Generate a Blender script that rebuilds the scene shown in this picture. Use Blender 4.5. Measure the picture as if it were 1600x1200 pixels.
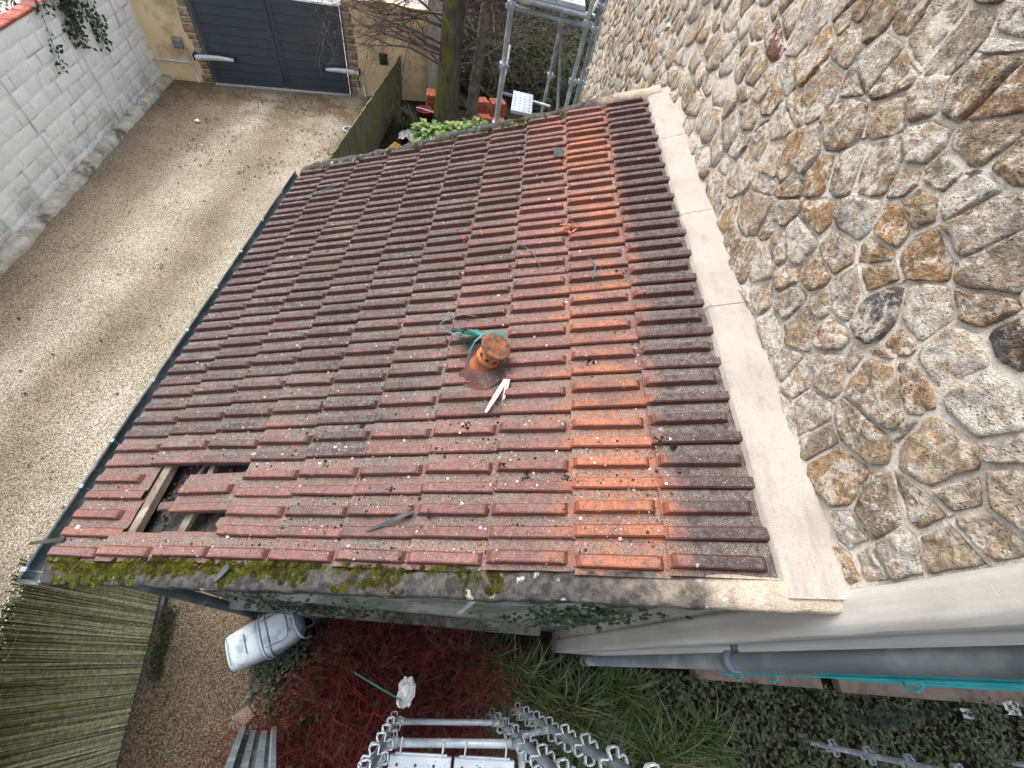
import bpy, math, random
import numpy as np
from mathutils import Vector, Matrix, noise as mnoise

random.seed(11)
rnd = random.Random(5)
PI = math.pi
scene = bpy.context.scene
for o in list(bpy.data.objects):
    bpy.data.objects.remove(o)

# ------------------------------------------------------------------ camera
cam_d = bpy.data.cameras.new('camera')
cam = bpy.data.objects.new('camera', cam_d)
scene.collection.objects.link(cam)
cam.location = (-1.23532, -0.46683, 1.45833)
cam.rotation_euler = (0.590848, -0.172070, 0.0658004)
cam_d.sensor_fit = 'HORIZONTAL'
cam_d.sensor_width = 36.0
cam_d.lens = 643.97 / 1600 * 36
cam_d.clip_start = 0.05
cam_d.clip_end = 400
scene.camera = cam

# ------------------------------------------------------------------ sky, sun, exposure (bright overcast)
SUN_EL, SUN_AZ = math.radians(60), math.radians(-45)      # azimuth of the sun, measured from +y towards +x
world = bpy.data.worlds.new('World')
scene.world = world
world.use_nodes = True
wn, wl = world.node_tree.nodes, world.node_tree.links
wn.clear()
w_out = wn.new('ShaderNodeOutputWorld')
w_bg = wn.new('ShaderNodeBackground')
w_sky = wn.new('ShaderNodeTexSky')
w_sky.sky_type = 'NISHITA'
w_sky.sun_disc = False
w_sky.sun_elevation = SUN_EL
w_sky.sun_rotation = SUN_AZ
w_sky.air_density = 1.0
w_sky.dust_density = 4.0
w_sky.ozone_density = 1.0
w_hs = wn.new('ShaderNodeHueSaturation')
w_hs.inputs['Saturation'].default_value = 0.38
wl.new(w_sky.outputs[0], w_hs.inputs['Color'])
wl.new(w_hs.outputs[0], w_bg.inputs['Color'])
w_bg.inputs['Strength'].default_value = 0.15
wl.new(w_bg.outputs[0], w_out.inputs[0])

sun_d = bpy.data.lights.new('sun', 'SUN')
sun_d.energy = 0.8
sun_d.angle = math.radians(40)
sun_d.color = (1.0, 0.96, 0.9)
sun = bpy.data.objects.new('sun', sun_d)
scene.collection.objects.link(sun)
sd = Vector((math.sin(SUN_AZ) * math.cos(SUN_EL), math.cos(SUN_AZ) * math.cos(SUN_EL), math.sin(SUN_EL)))
sun.rotation_euler = sd.to_track_quat('Z', 'Y').to_euler()
sun.location = sd * 30

scene.view_settings.view_transform = 'Standard'
scene.view_settings.look = 'None'
scene.view_settings.gamma = 1.0
scene.view_settings.use_curve_mapping = False
scene.view_settings.exposure = 1.42
scene.cycles.max_bounces = 6
scene.cycles.diffuse_bounces = 2
scene.cycles.use_adaptive_sampling = True
scene.cycles.adaptive_threshold = 0.03
scene.cycles.glossy_bounces = 2

# ------------------------------------------------------------------ helpers
COL = scene.collection


def V(*a):
    return Vector(a)


def fbm(p, sc=1.0, oc=4):
    return mnoise.fractal(Vector(p) * sc, 1.0, 2.0, oc)


class MB:
    """collects shapes for ONE mesh object"""
    def __init__(s):
        s.v, s.f, s.c = [], [], []

    def add(s, vs, fs, col=None):
        n = len(s.v)
        s.v.extend(tuple(p) for p in vs)
        s.f.extend(tuple(i + n for i in f) for f in fs)
        s.c.extend([col or (1, 1, 1)] * len(vs))

    def box(s, lo, hi, col=None, M=None):
        x0, y0, z0 = lo
        x1, y1, z1 = hi
        vs = [V(x0, y0, z0), V(x1, y0, z0), V(x1, y1, z0), V(x0, y1, z0), V(x0, y0, z1), V(x1, y0, z1), V(x1, y1, z1), V(x0, y1, z1)]
        if M is not None:
            vs = [M @ p for p in vs]
        s.add(vs, [(0, 3, 2, 1), (4, 5, 6, 7), (0, 1, 5, 4), (1, 2, 6, 5), (2, 3, 7, 6), (3, 0, 4, 7)], col)

    def bbox(s, lo, hi, b=0.005, col=None, M=None):
        """box with its upper edges bevelled"""
        x0, y0, z0 = lo
        x1, y1, z1 = hi
        vs = []
        for (z, i) in ((z0, 0), (z1 - b, 0), (z1, b)):
            vs += [V(x0 + i, y0 + i, z), V(x1 - i, y0 + i, z), V(x1 - i, y1 - i, z), V(x0 + i, y1 - i, z)]
        if M is not None:
            vs = [M @ p for p in vs]
        fs = [(0, 3, 2, 1), (8, 9, 10, 11)]
        for k in (0, 4):
            for i in range(4):
                j = (i + 1) % 4
                fs.append((k + i, k + j, k + j + 4, k + i + 4))
        s.add(vs, fs, col)

    def tube(s, pts, r, n=8, col=None, cap=True):
        pts = [Vector(p) for p in pts]
        m = len(pts)
        rs = r if isinstance(r, (list, tuple)) else [r] * m
        vs, fs = [], []
        for i, p in enumerate(pts):
            t = (pts[min(i + 1, m - 1)] - pts[max(i - 1, 0)])
            if t.length < 1e-9:
                t = V(0, 0, 1)
            t.normalize()
            a = t.cross(V(0, 0, 1) if abs(t.z) < 0.9 else V(1, 0, 0)).normalized()
            b = t.cross(a)
            for k in range(n):
                w = 2 * PI * k / n
                vs.append(p + (a * math.cos(w) + b * math.sin(w)) * rs[i])
        for i in range(m - 1):
            for k in range(n):
                j = (k + 1) % n
                fs.append((i * n + k, i * n + j, (i + 1) * n + j, (i + 1) * n + k))
        if cap and n > 2:
            fs.append(tuple(range(n)))
            fs.append(tuple((m - 1) * n + k for k in reversed(range(n))))
        s.add(vs, fs, col)

    def lathe(s, prof, n=24, M=None, col=None):
        vs, fs = [], []
        for (r, z) in prof:
            for k in range(n):
                w = 2 * PI * k / n
                vs.append(V(r * math.cos(w), r * math.sin(w), z))
        if M is not None:
            vs = [M @ p for p in vs]
        for i in range(len(prof) - 1):
            for k in range(n):
                j = (k + 1) % n
                fs.append((i * n + k, i * n + j, (i + 1) * n + j, (i + 1) * n + k))
        fs.append(tuple(reversed(range(n))))
        fs.append(tuple((len(prof) - 1) * n + k for k in range(n)))
        s.add(vs, fs, col)

    def grid(s, fn, nu, nv, col=None):
        vs = [fn(i / nu, j / nv) for i in range(nu + 1) for j in range(nv + 1)]
        fs = [(i * (nv + 1) + j, (i + 1) * (nv + 1) + j, (i + 1) * (nv + 1) + j + 1, i * (nv + 1) + j + 1) for i in range(nu) for j in range(nv)]
        s.add(vs, fs, col)

    def pebble(s, p, r, q=None, col=None, n=None):
        """a small irregular lump, 8 triangles"""
        k = [rnd.uniform(.55, 1.25) * r for _ in range(6)]
        vs = [V(k[0], 0, 0), V(-k[1], 0, 0), V(0, k[2], 0), V(0, -k[3], 0), V(0, 0, k[4] * .8), V(0, 0, -k[5] * .5)]
        a = rnd.uniform(0, 6.28)
        M = Matrix.Rotation(a, 3, 'Z') @ Matrix.Rotation(rnd.uniform(-.6, .6), 3, 'X')
        vs = [Vector(p) + M @ x for x in vs]
        s.add(vs, [(0, 2, 4), (2, 1, 4), (1, 3, 4), (3, 0, 4), (2, 0, 5), (1, 2, 5), (3, 1, 5), (0, 3, 5)], col)

    def leaf(s, p, d, up, L, W, col=None, bend=.25):
        """a pointed leaf of four faces with a fold down the middle"""
        d = Vector(d).normalized()
        sd_ = d.cross(Vector(up))
        if sd_.length < 1e-4:
            sd_ = d.cross(V(1, 0, 0))
        sd_.normalize()
        u = sd_.cross(d).normalized()
        p = Vector(p)
        vs = [p, p + d * L * .5 + u * L * bend * .35, p + d * L - u * L * bend * .4,
              p + d * L * .4 + sd_ * W * .5 + u * L * (.1 + bend * .2), p + d * L * .4 - sd_ * W * .5 + u * L * (.1 + bend * .2)]
        s.add(vs, [(0, 1, 3), (1, 2, 3), (0, 4, 1), (1, 4, 2)], col)

    def blade(s, p, d, L, W, droop=.5, col=None, n=4):
        """an arching strap leaf"""
        p = Vector(p)
        d = Vector(d).normalized()
        side = d.cross(V(0, 0, 1))
        if side.length < 1e-3:
            side = V(1, 0, 0)
        side.normalize()
        vs, fs = [], []
        q = p.copy()
        dd = d.copy()
        for i in range(n + 1):
            w = W * (1 - (i / n) ** 1.6) * .5 + .0008
            vs += [q - side * w, q + side * w]
            q = q + dd * (L / n)
            dd = (dd + V(0, 0, -droop / n * 1.7)).normalized()
        for i in range(n):
            fs.append((2 * i, 2 * i + 1, 2 * i + 3, 2 * i + 2))
        s.add(vs, fs, col)

    def mesh(s, name, mat=None, smooth=False):
        me = bpy.data.meshes.new(name)
        me.from_pydata(s.v, [], s.f)
        ca = me.attributes.new('Col', 'FLOAT_COLOR', 'POINT')
        arr = np.ones((len(s.v), 4), dtype=np.float32)
        arr[:, :3] = np.array(s.c, dtype=np.float32).reshape(-1, 3)
        ca.data.foreach_set('color', arr.ravel())
        if mat:
            me.materials.append(mat)
        if smooth:
            me.polygons.foreach_set('use_smooth', [True] * len(me.polygons))
        me.update()
        return me

    def build(s, name, mat, parent=None, smooth=False, **kw):
        return put(name, s.mesh(name, mat, smooth), parent, **kw)


def origin_of(e):
    p = Vector(e.location)
    while e.parent is not None:
        e = e.parent
        p = Vector(e.location) if e.type == 'EMPTY' else p
    return p


def put(name, me, parent=None, loc=(0, 0, 0), rot=None, label=None, cat=None, group=None, kind=None, mw=None):
    o = bpy.data.objects.new(name, me)
    COL.objects.link(o)
    if mw is not None:
        o.matrix_world = mw
    else:
        o.location = loc
        if rot is not None:
            o.rotation_euler = rot
    if parent is not None:
        o.parent = parent
        o.matrix_parent_inverse = wm(parent).inverted()
    tag(o, label, cat, group, kind)
    return o


def wm(o):
    """world matrix without waiting for the dependency graph"""
    M = o.matrix_basis.copy()
    if o.parent is not None:
        M = wm(o.parent) @ o.matrix_parent_inverse @ M
    return M


def tag(o, label=None, cat=None, group=None, kind=None):
    if label:
        o['label'] = label
    if cat:
        o['category'] = cat
    if group:
        o['group'] = group
    if kind:
        o['kind'] = kind
    return o


def thing(name, loc, label, cat, group=None):
    e = bpy.data.objects.new(name, None)
    COL.objects.link(e)
    e.location = loc
    e.empty_display_size = .2
    return tag(e, label, cat, group)


# ------------------------------------------------------------------ materials
class NT:
    def __init__(s, name):
        s.m = bpy.data.materials.new(name)
        s.m.use_nodes = True
        s.t = s.m.node_tree
        s.n, s.l = s.t.nodes, s.t.links
        s.b = s.n['Principled BSDF']
        s.b.inputs['Specular IOR Level'].default_value = 0.3
        s.geo = s.n.new('ShaderNodeNewGeometry')
        s.pos = s.geo.outputs['Position']

    def link(s, a, b):
        s.l.new(a, b)

    def setin(s, node, key, val):
        if isinstance(val, bpy.types.NodeSocket):
            s.l.new(val, node.inputs[key])
        else:
            if isinstance(val, tuple) and len(val) == 3 and node.inputs[key].type == 'RGBA':
                val = (*val, 1)
            node.inputs[key].default_value = val

    def noise(s, scale, detail=4, rough=.55, vec=None, dist=0):
        n = s.n.new('ShaderNodeTexNoise')
        s.l.new(vec or s.pos, n.inputs['Vector'])
        n.inputs['Scale'].default_value = scale
        n.inputs['Detail'].default_value = min(detail, 4)
        n.inputs['Roughness'].default_value = rough
        n.inputs['Distortion'].default_value = dist
        return n.outputs['Fac']

    def voro(s, scale, feature='F1', vec=None, out='Distance', rand=1):
        n = s.n.new('ShaderNodeTexVoronoi')
        n.feature = feature
        s.l.new(vec or s.pos, n.inputs['Vector'])
        n.inputs['Scale'].default_value = scale
        n.inputs['Randomness'].default_value = rand
        return n.outputs[out]

    def ramp(s, fac, stops, interp='LINEAR'):
        r = s.n.new('ShaderNodeValToRGB')
        r.color_ramp.interpolation = interp
        el = r.color_ramp.elements
        while len(el) < len(stops):
            el.new(.5)
        for e, (p, c) in zip(el, stops):
            e.position = p
            e.color = (*c, 1) if isinstance(c, tuple) else (c, c, c, 1)
        s.l.new(fac, r.inputs[0])
        return r.outputs[0]

    def step(s, fac, a, b):
        """smooth 0..1 between a and b"""
        n = s.n.new('ShaderNodeMapRange')
        n.interpolation_type = 'SMOOTHSTEP'
        s.l.new(fac, n.inputs['Value'])
        n.inputs['From Min'].default_value = a
        n.inputs['From Max'].default_value = b
        return n.outputs[0]

    def mix(s, fac, a, b, mode='MIX'):
        n = s.n.new('ShaderNodeMix')
        n.data_type = 'RGBA'
        n.blend_type = mode
        s.setin(n, 0, fac)
        s.setin(n, 6, a)
        s.setin(n, 7, b)
        return n.outputs[2]

    def math(s, op, a, b=0.0, clamp=False):
        n = s.n.new('ShaderNodeMath')
        n.operation = op
        n.use_clamp = clamp
        s.setin(n, 0, a)
        s.setin(n, 1, b)
        return n.outputs[0]

    def mapv(s, scale, rot=(0, 0, 0), vec=None):
        n = s.n.new('ShaderNodeMapping')
        s.l.new(vec or s.pos, n.inputs['Vector'])
        n.inputs['Scale'].default_value = scale
        n.inputs['Rotation'].default_value = rot
        return n.outputs[0]

    def sep(s, v):
        n = s.n.new('ShaderNodeSeparateXYZ')
        s.l.new(v, n.inputs[0])
        return n.outputs

    def attr(s, name='Col'):
        n = s.n.new('ShaderNodeAttribute')
        n.attribute_name = name
        return n.outputs['Color']

    def objcol(s):
        n = s.n.new('ShaderNodeObjectInfo')
        return n.outputs['Color'], n.outputs['Random'], n.outputs['Alpha']

    def objpos(s):
        n = s.n.new('ShaderNodeTexCoord')
        return n.outputs['Object']

    def done(s, col, rough=.8, height=None, bump=.3, dist=.01, spec=None, metal=None):
        s.setin(s.b, 'Base Color', col)
        s.setin(s.b, 'Roughness', rough)
        if spec is not None:
            s.b.inputs['Specular IOR Level'].default_value = spec
        if metal is not None:
            s.b.inputs['Metallic'].default_value = metal
        if height is not None:
            b = s.n.new('ShaderNodeBump')
            b.inputs['Strength'].default_value = bump
            b.inputs['Distance'].default_value = dist
            s.l.new(height, b.inputs['Height'])
            s.l.new(b.outputs[0], s.b.inputs['Normal'])
        return s.m


def simple(name, c1, c2, scale=6, rough=.7, bump=.15, bscale=40, detail=5, metal=None, spec=None, c3=None, s3=1.5, dist=.005):
    t = NT(name)
    c = t.mix(t.step(t.noise(scale, detail), .35, .65), c1, c2)
    if c3:
        c = t.mix(t.step(t.noise(s3, 5, .65), .48, .66), c, c3)
    return t.done(c, rough, t.noise(bscale, 4), bump, dist, spec, metal)


def leafmat(name, rough=.5, spec=.3, var=.35):
    t = NT(name)
    c = t.attr()
    n = t.noise(30, 3)
    c = t.mix(t.step(n, .3, .7), c, t.mix(1.0, c, (1 - var,) * 3, 'MULTIPLY'))
    t.m.node_tree.nodes['Principled BSDF'].inputs['Subsurface Weight'].default_value = 0
    return t.done(c, rough, spec=spec)


MAT = {}
# roof tile: object colour r = dark crust, g = orange bare clay, b = grey lichen, alpha = brightness
t = NT('clay_tile')
oc, orand, oal = t.objcol()
sr = t.n.new('ShaderNodeSeparateColor')
t.link(oc, sr.inputs[0])
mp = t.pos
n1 = t.noise(7, 6, .62, dist=.4)
n2 = t.noise(34, 5, .65)
n3 = t.noise(140, 4, .7)
red = t.mix(t.step(n2, .35, .65), (.255, .115, .097), (.15, .072, .065))
org = t.mix(t.step(n2, .3, .7), (.44, .155, .075), (.34, .11, .052))
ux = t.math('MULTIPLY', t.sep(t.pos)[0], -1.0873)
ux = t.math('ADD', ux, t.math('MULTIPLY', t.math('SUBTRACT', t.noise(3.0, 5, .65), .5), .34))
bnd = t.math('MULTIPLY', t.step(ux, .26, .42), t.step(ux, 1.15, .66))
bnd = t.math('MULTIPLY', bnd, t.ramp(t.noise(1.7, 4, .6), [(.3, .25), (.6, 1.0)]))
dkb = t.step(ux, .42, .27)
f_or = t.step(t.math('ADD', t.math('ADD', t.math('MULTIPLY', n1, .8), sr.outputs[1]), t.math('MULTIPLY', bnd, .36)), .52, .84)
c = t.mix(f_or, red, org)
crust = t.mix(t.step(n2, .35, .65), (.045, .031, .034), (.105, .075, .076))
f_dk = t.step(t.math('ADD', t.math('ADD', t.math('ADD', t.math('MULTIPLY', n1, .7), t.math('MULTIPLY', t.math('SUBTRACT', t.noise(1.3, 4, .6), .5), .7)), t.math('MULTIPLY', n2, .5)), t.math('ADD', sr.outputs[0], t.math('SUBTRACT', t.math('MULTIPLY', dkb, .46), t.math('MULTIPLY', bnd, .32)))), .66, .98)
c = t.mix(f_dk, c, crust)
grey = t.mix(t.step(n3, .4, .65), (.20, .19, .17), (.40, .39, .36))
f_gy = t.step(t.math('ADD', t.math('ADD', t.math('MULTIPLY', n2, .55), t.math('MULTIPLY', t.noise(3.2, 4), .45)), sr.outputs[2]), .60, .86)
gr_n = t.sep(t.geo.outputs['Normal'])
flat = t.step(gr_n[2], .72, .88)
f_gy = t.math('MULTIPLY', f_gy, flat)
c = t.mix(t.math('MULTIPLY', f_gy, .8), c, grey)
# dirt and grit lie in the two channels of every tile
oy = t.sep(t.objpos())[1]
def chan(a, b):
    return t.math('MULTIPLY', t.step(oy, a - .012, a + .006), t.step(oy, b + .012, b - .006))
ch = t.math('MAXIMUM', chan(.052, .092), chan(.154, .208))
gm = t.math('MULTIPLY', t.math('ADD', t.math('MULTIPLY', ch, .75), .25), t.step(t.math('ADD', t.math('ADD', t.math('MULTIPLY', n1, .8), t.math('MULTIPLY', n2, .8)), t.math('MULTIPLY', t.noise(60, 4, .7), .4)), .72, 1.12))
gcol = t.mix(t.step(t.noise(230, 3, .7), .42, .6), (.06, .048, .042), (.27, .235, .20))
gcol = t.mix(t.step(t.voro(260), .30, .16), gcol, (.55, .51, .46))
c = t.mix(t.math('MULTIPLY', t.math('MULTIPLY', gm, flat), .8), c, gcol)
# upright faces: clay clean of lichen, with shade painted in as darker red
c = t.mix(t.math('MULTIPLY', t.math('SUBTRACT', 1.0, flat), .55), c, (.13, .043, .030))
grn = t.step(t.math('ADD', t.math('MULTIPLY', n1, .5), t.math('MULTIPLY', t.noise(4.3, 5, .7), .6)), .66, .8)
c = t.mix(t.math('MULTIPLY', grn, .5), c, (.13, .125, .055))
sp = t.math('MAXIMUM', t.step(t.voro(150), .24, .10), t.math('MULTIPLY', t.step(t.voro(64), .20, .12), t.step(t.noise(31, 2), .5, .6)))
spm = t.step(t.noise(24, 4, .7), .30, .50)
c = t.mix(t.math('MULTIPLY', t.math('MULTIPLY', t.math('MULTIPLY', sp, spm), flat), .95), c, (.56, .53, .48))
sp2 = t.step(t.voro(105), .24, .1)
spm2 = t.step(t.noise(17, 4, .7), .42, .58)
c = t.mix(t.math('MULTIPLY', t.math('MULTIPLY', t.math('MULTIPLY', sp2, spm2), flat), .9), c, (.028, .026, .024))
c = t.mix(t.math('MULTIPLY', t.math('MULTIPLY', t.step(t.noise(52, 4, .75), .55, .64), flat), .6), c, (.055, .043, .042))
c = t.mix(1.0, c, t.ramp(oal, [(0, .46), (1, 1.14)]), 'MULTIPLY')
hh = t.math('ADD', t.math('ADD', t.math('MULTIPLY', n3, .5), t.math('MULTIPLY', n2, .6)), t.math('MULTIPLY', sp, .35))
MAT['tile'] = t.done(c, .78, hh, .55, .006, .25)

# rubble stone: object colour gives the base
t = NT('rubble_stone')
oc, orand, oal = t.objcol()
n1 = t.noise(11, 6, .68, dist=.6)
n2 = t.noise(42, 6, .7)
n3 = t.noise(170, 4, .7)
por = t.voro(75)
por2 = t.voro(150)
c = oc
c = t.mix(t.step(n1, .44, .62), c, t.mix(.45, t.mix(1.0, c, (1.3, 1.16, .98), 'MULTIPLY'), (.40, .26, .14)))
c = t.mix(t.step(t.noise(4.0, 5, .6), .5, .7), c, t.mix(.5, c, (.46, .42, .36)))
c = t.mix(t.step(n2, .36, .62), t.mix(1.0, c, (.62, .59, .56), 'MULTIPLY'), c)
pm = t.step(t.noise(9, 5, .6), .42, .6)
f = t.math('MULTIPLY', t.step(por, .3, .12), pm)
c = t.mix(t.math('MULTIPLY', f, .6), c, (.14, .09, .06))
wn_ = t.step(t.math('ADD', t.math('MULTIPLY', t.noise(6.5, 6, .75, dist=.8), .75), t.math('MULTIPLY', n2, .35)), .53, .64)
c = t.mix(t.math('MULTIPLY', wn_, .85), c, (.78, .74, .66))
bl = t.step(t.noise(27, 6, .75), .63, .72)
c = t.mix(t.math('MULTIPLY', bl, .5), c, (.15, .13, .11))
sz = t.step(n3, .35, .7)
c = t.mix(t.math('MULTIPLY', sz, .5), c, t.mix(1.0, c, (1.6, 1.57, 1.5), 'MULTIPLY'))
c = t.mix(t.math('MULTIPLY', t.step(t.noise(95, 5, .75), .52, .66), .5), c, (.13, .10, .075))
hh = t.math('ADD', t.math('ADD', t.math('MULTIPLY', n2, 1.3), t.math('MULTIPLY', n3, .7)), t.math('ADD', t.math('MULTIPLY', n1, 1.0), t.math('MULTIPLY', f, -.8)))
MAT['stone'] = t.done(c, .9, hh, 1.0, .03, .15)

t = NT('lime_mortar')
n1 = t.noise(5, 5)
n2 = t.noise(60, 5, .7)
n3 = t.noise(260, 3, .7)
c = t.mix(t.step(n1, .35, .65), (.63, .575, .49), (.71, .655, .57))
c = t.mix(t.step(n2, .55, .8), c, (.40, .35, .285))
c = t.mix(t.math('MULTIPLY', t.step(n3, .62, .72), .6), c, (.2, .17, .14))
c = t.mix(t.math('MULTIPLY', t.step(t.noise(9, 4, .7), .52, .68), .25), c, (.36, .31, .25))
MAT['mortar'] = t.done(c, .95, t.math('ADD', t.math('ADD', n2, t.math('MULTIPLY', n3, .5)), t.noise(22, 4, .7)), 1.0, .014, .08)

t = NT('flashing_mortar')
n1 = t.noise(3, 5)
n3 = t.noise(300, 3, .6)
c = t.mix(t.step(n1, .35, .65), (.375, .335, .295), (.43, .39, .345))
c = t.mix(t.math('MULTIPLY', t.step(n3, .52, .66), .6), c, (.20, .155, .12))
c = t.mix(t.math('MULTIPLY', t.step(t.voro(38), .10, .04), .7), c, (.10, .08, .06))
c = t.mix(t.math('MULTIPLY', t.step(t.noise(1.3, 6, .7), .52, .72), .35), c, (.42, .39, .35))
c = t.mix(t.math('MULTIPLY', t.step(t.noise(14, 6, .75), .55, .7), .3), c, (.23, .20, .175))
c = t.mix(t.math('MULTIPLY', t.step(t.noise(5, 4, .7, vec=t.mapv((3.0, .8, 1))), .52, .68), .4), c, (.25, .215, .185))
MAT['flash'] = t.done(c, .92, t.math('ADD', t.noise(90, 5, .7), n3), .6, .008, .1)

# verge mortar: pale and new near the house, dark and weathered towards the gutter
t = NT('verge_mortar')
sx = t.sep(t.pos)
n1 = t.noise(6, 6, .7)
f = t.step(t.math('ADD', sx[0], t.math('MULTIPLY', n1, .9)), -.1, .42)
old = t.mix(t.step(t.noise(22, 6, .7), .38, .62), (.045, .043, .041), (.11, .103, .094))
new = t.mix(t.step(t.noise(120, 4, .7), .4, .68), (.60, .50, .39), (.40, .32, .24))
c = t.mix(f, old, new)
nd = t.n.new('ShaderNodeVectorMath')
nd.operation = 'MULTIPLY_ADD'
nt_ = t.n.new('ShaderNodeTexNoise')
nt_.inputs['Scale'].default_value = 26
nt_.inputs['Detail'].default_value = 4
t.link(t.pos, nt_.inputs['Vector'])
t.link(nt_.outputs['Color'], nd.inputs[0])
nd.inputs[1].default_value = (.05, .05, .05)
t.link(t.pos, nd.inputs[2])
li = t.math('MULTIPLY', t.step(t.voro(13, vec=nd.outputs[0]), .26, .14), t.step(t.noise(2.3, 3), .44, .52))
li = t.math('MULTIPLY', li, t.step(t.noise(70, 4, .7), .38, .5))
c = t.mix(t.math('MULTIPLY', li, .85), c, (.56, .57, .50))
ye = t.step(t.noise(9, 5, .7), .6, .68)
c = t.mix(t.math('MULTIPLY', ye, .35), c, (.30, .29, .12))
MAT['verge'] = t.done(c, .93, t.math('ADD', t.noise(45, 6, .75), t.noise(180, 3, .7)), .75, .012, .1)

t = NT('weathered_concrete')
n1 = t.noise(2.2, 6, .65)
c = t.mix(t.step(n1, .35, .65), (.42, .40, .365), (.50, .48, .445))
st = t.noise(1.0, 5, .6, vec=t.mapv((9, 9, 1.0)))
c = t.mix(t.math('MULTIPLY', t.step(st, .48, .68), .45), c, (.26, .245, .22))
c = t.mix(t.math('MULTIPLY', t.step(t.noise(70, 4, .7), .62, .72), .5), c, (.2, .19, .17))
MAT['concrete'] = t.done(c, .88, t.noise(80, 5, .7), .3, .006, .15)

t = NT('algae_concrete')
n1 = t.noise(3, 6, .65)
c = t.mix(t.step(n1, .4, .62), (.17, .18, .15), (.30, .31, .275))
c = t.mix(t.step(t.noise(5, 6, .7), .5, .66), c, (.085, .105, .07))
MAT['algae'] = t.done(c, .9, t.noise(60, 5, .7), .4, .008, .1)

# exposed aggregate driveway
t = NT('gravel_drive')
sx = t.sep(t.pos)
wob = t.math('MULTIPLY', t.math('SUBTRACT', t.noise(.35, 3), .5), 1.2)
def band(x0, half):
    d = t.math('ABSOLUTE', t.math('SUBTRACT', t.math('ADD', sx[0], wob), x0))
    return t.step(d, half, half * .15)
tr = t.math('MAXIMUM', band(-7.05, .75), band(-5.45, .85))
tr = t.math('MULTIPLY', tr, t.ramp(t.noise(.9, 5, .65), [(.3, .45), (.65, 1.0)]))
dirt = t.mix(t.step(t.noise(.8, 6, .65), .35, .65), (.23, .185, .13), (.32, .262, .19))
clean = t.mix(t.step(t.noise(1.5, 5), .3, .7), (.52, .465, .375), (.42, .37, .29))
c = t.mix(tr, dirt, clean)
far_d = t.step(sx[1], 7.5, 11.5)
c = t.mix(t.math('MULTIPLY', far_d, t.step(t.noise(1.4, 6, .7), .4, .62)), c, (.20, .14, .085))
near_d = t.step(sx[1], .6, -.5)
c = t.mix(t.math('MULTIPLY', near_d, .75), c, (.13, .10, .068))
pc = t.voro(88, out='Color')
pcs = t.sep(pc)
c = t.mix(1.0, c, t.ramp(pcs[0], [(0, .5), (.5, .97), (1, 1.5)]), 'MULTIPLY')
c = t.mix(t.step(t.voro(88), .45, .65), c, t.mix(1.0, c, (.4, .38, .35), 'MULTIPLY'))
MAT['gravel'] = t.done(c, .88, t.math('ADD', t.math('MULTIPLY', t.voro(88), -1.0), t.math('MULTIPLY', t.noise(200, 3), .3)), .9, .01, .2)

t = NT('garden_soil')
c = t.mix(t.step(t.noise(9, 6, .7), .35, .65), (.018, .014, .010), (.05, .038, .026))
MAT['soil'] = t.done(c, .95, t.noise(35, 5, .75), 1.0, .03, .1)
MAT['street'] = simple('street_asphalt', (.30, .28, .27), (.37, .35, .34), 3, .9, .3, 90)

# painted block wall
t = NT('painted_block')
oc, orand, oal = t.objcol()
n1 = t.noise(2.5, 6, .65)
c = t.mix(t.step(n1, .35, .65), (.90, .915, .91), (.85, .87, .865))
c = t.mix(1.0, c, t.ramp(orand, [(0, .90), (1, 1.03)]), 'MULTIPLY')
sx = t.sep(t.pos)
lo = t.math('MULTIPLY', t.step(sx[2], -3.15, -4.0), t.step(t.noise(2.2, 6, .7), .40, .66))
c = t.mix(t.math('MULTIPLY', lo, .75), c, (.27, .29, .23))
st = t.noise(1.0, 5, .65, vec=t.mapv((6, 6, .7)))
c = t.mix(t.math('MULTIPLY', t.step(st, .52, .72), .3), c, (.5, .51, .49))
MAT['block'] = t.done(c, .85, t.math('ADD', t.noise(45, 5, .75), t.noise(14, 4)), .55, .015, .2)
MAT['block_joint'] = simple('painted_joint', (.88, .89, .885), (.80, .81, .80), 8, .9, .4, 60, c3=(.33, .34, .28), s3=1.6)
MAT['kerb'] = simple('old_kerb_concrete', (.36, .33, .27), (.52, .49, .43), 7, .92, .8, 55, c3=(.11, .105, .07), s3=2.5, dist=.015)
MAT['brick'] = simple('red_coping_brick', (.33, .085, .06), (.25, .055, .042), 14, .8, .4, 90, c3=(.40, .16, .11), s3=5)
MAT['render'] = simple('yellow_render', (.84, .66, .41), (.78, .60, .36), 2.5, .9, .3, 70, c3=(.46, .36, .23), s3=1.3)
MAT['quoin'] = simple('quoin_stone', (.34, .24, .15), (.20, .15, .105), 14, .9, .8, 50, c3=(.42, .36, .29), s3=6, dist=.02)
MAT['anthracite'] = simple('anthracite_paint', (.036, .050, .068), (.046, .062, .082), 3, .42, .05, 60, spec=.5)
MAT['alu'] = simple('silver_plastic', (.62, .66, .68), (.55, .59, .61), 5, .4, .05, 40)
MAT['white_pvc'] = simple('white_pvc', (.72, .72, .69), (.60, .60, .56), 8, .45, .05, 40)
MAT['black'] = simple('black_plastic', (.018, .018, .019), (.03, .03, .03), 8, .5, .1, 60)
MAT['gutter'] = simple('grey_green_gutter', (.062, .085, .092), (.048, .066, .073), 5, .45, .1, 40, c3=(.16, .175, .165), s3=4)
MAT['pvc_grey'] = simple('grey_pvc', (.13, .155, .172), (.155, .18, .198), 4, .42, .05, 30, c3=(.24, .26, .265), s3=3)
MAT['galv'] = simple('galvanised_steel', (.36, .415, .46), (.28, .33, .37), 9, .5, .12, 50, metal=.35, c3=(.52, .55, .56), s3=5)
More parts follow.
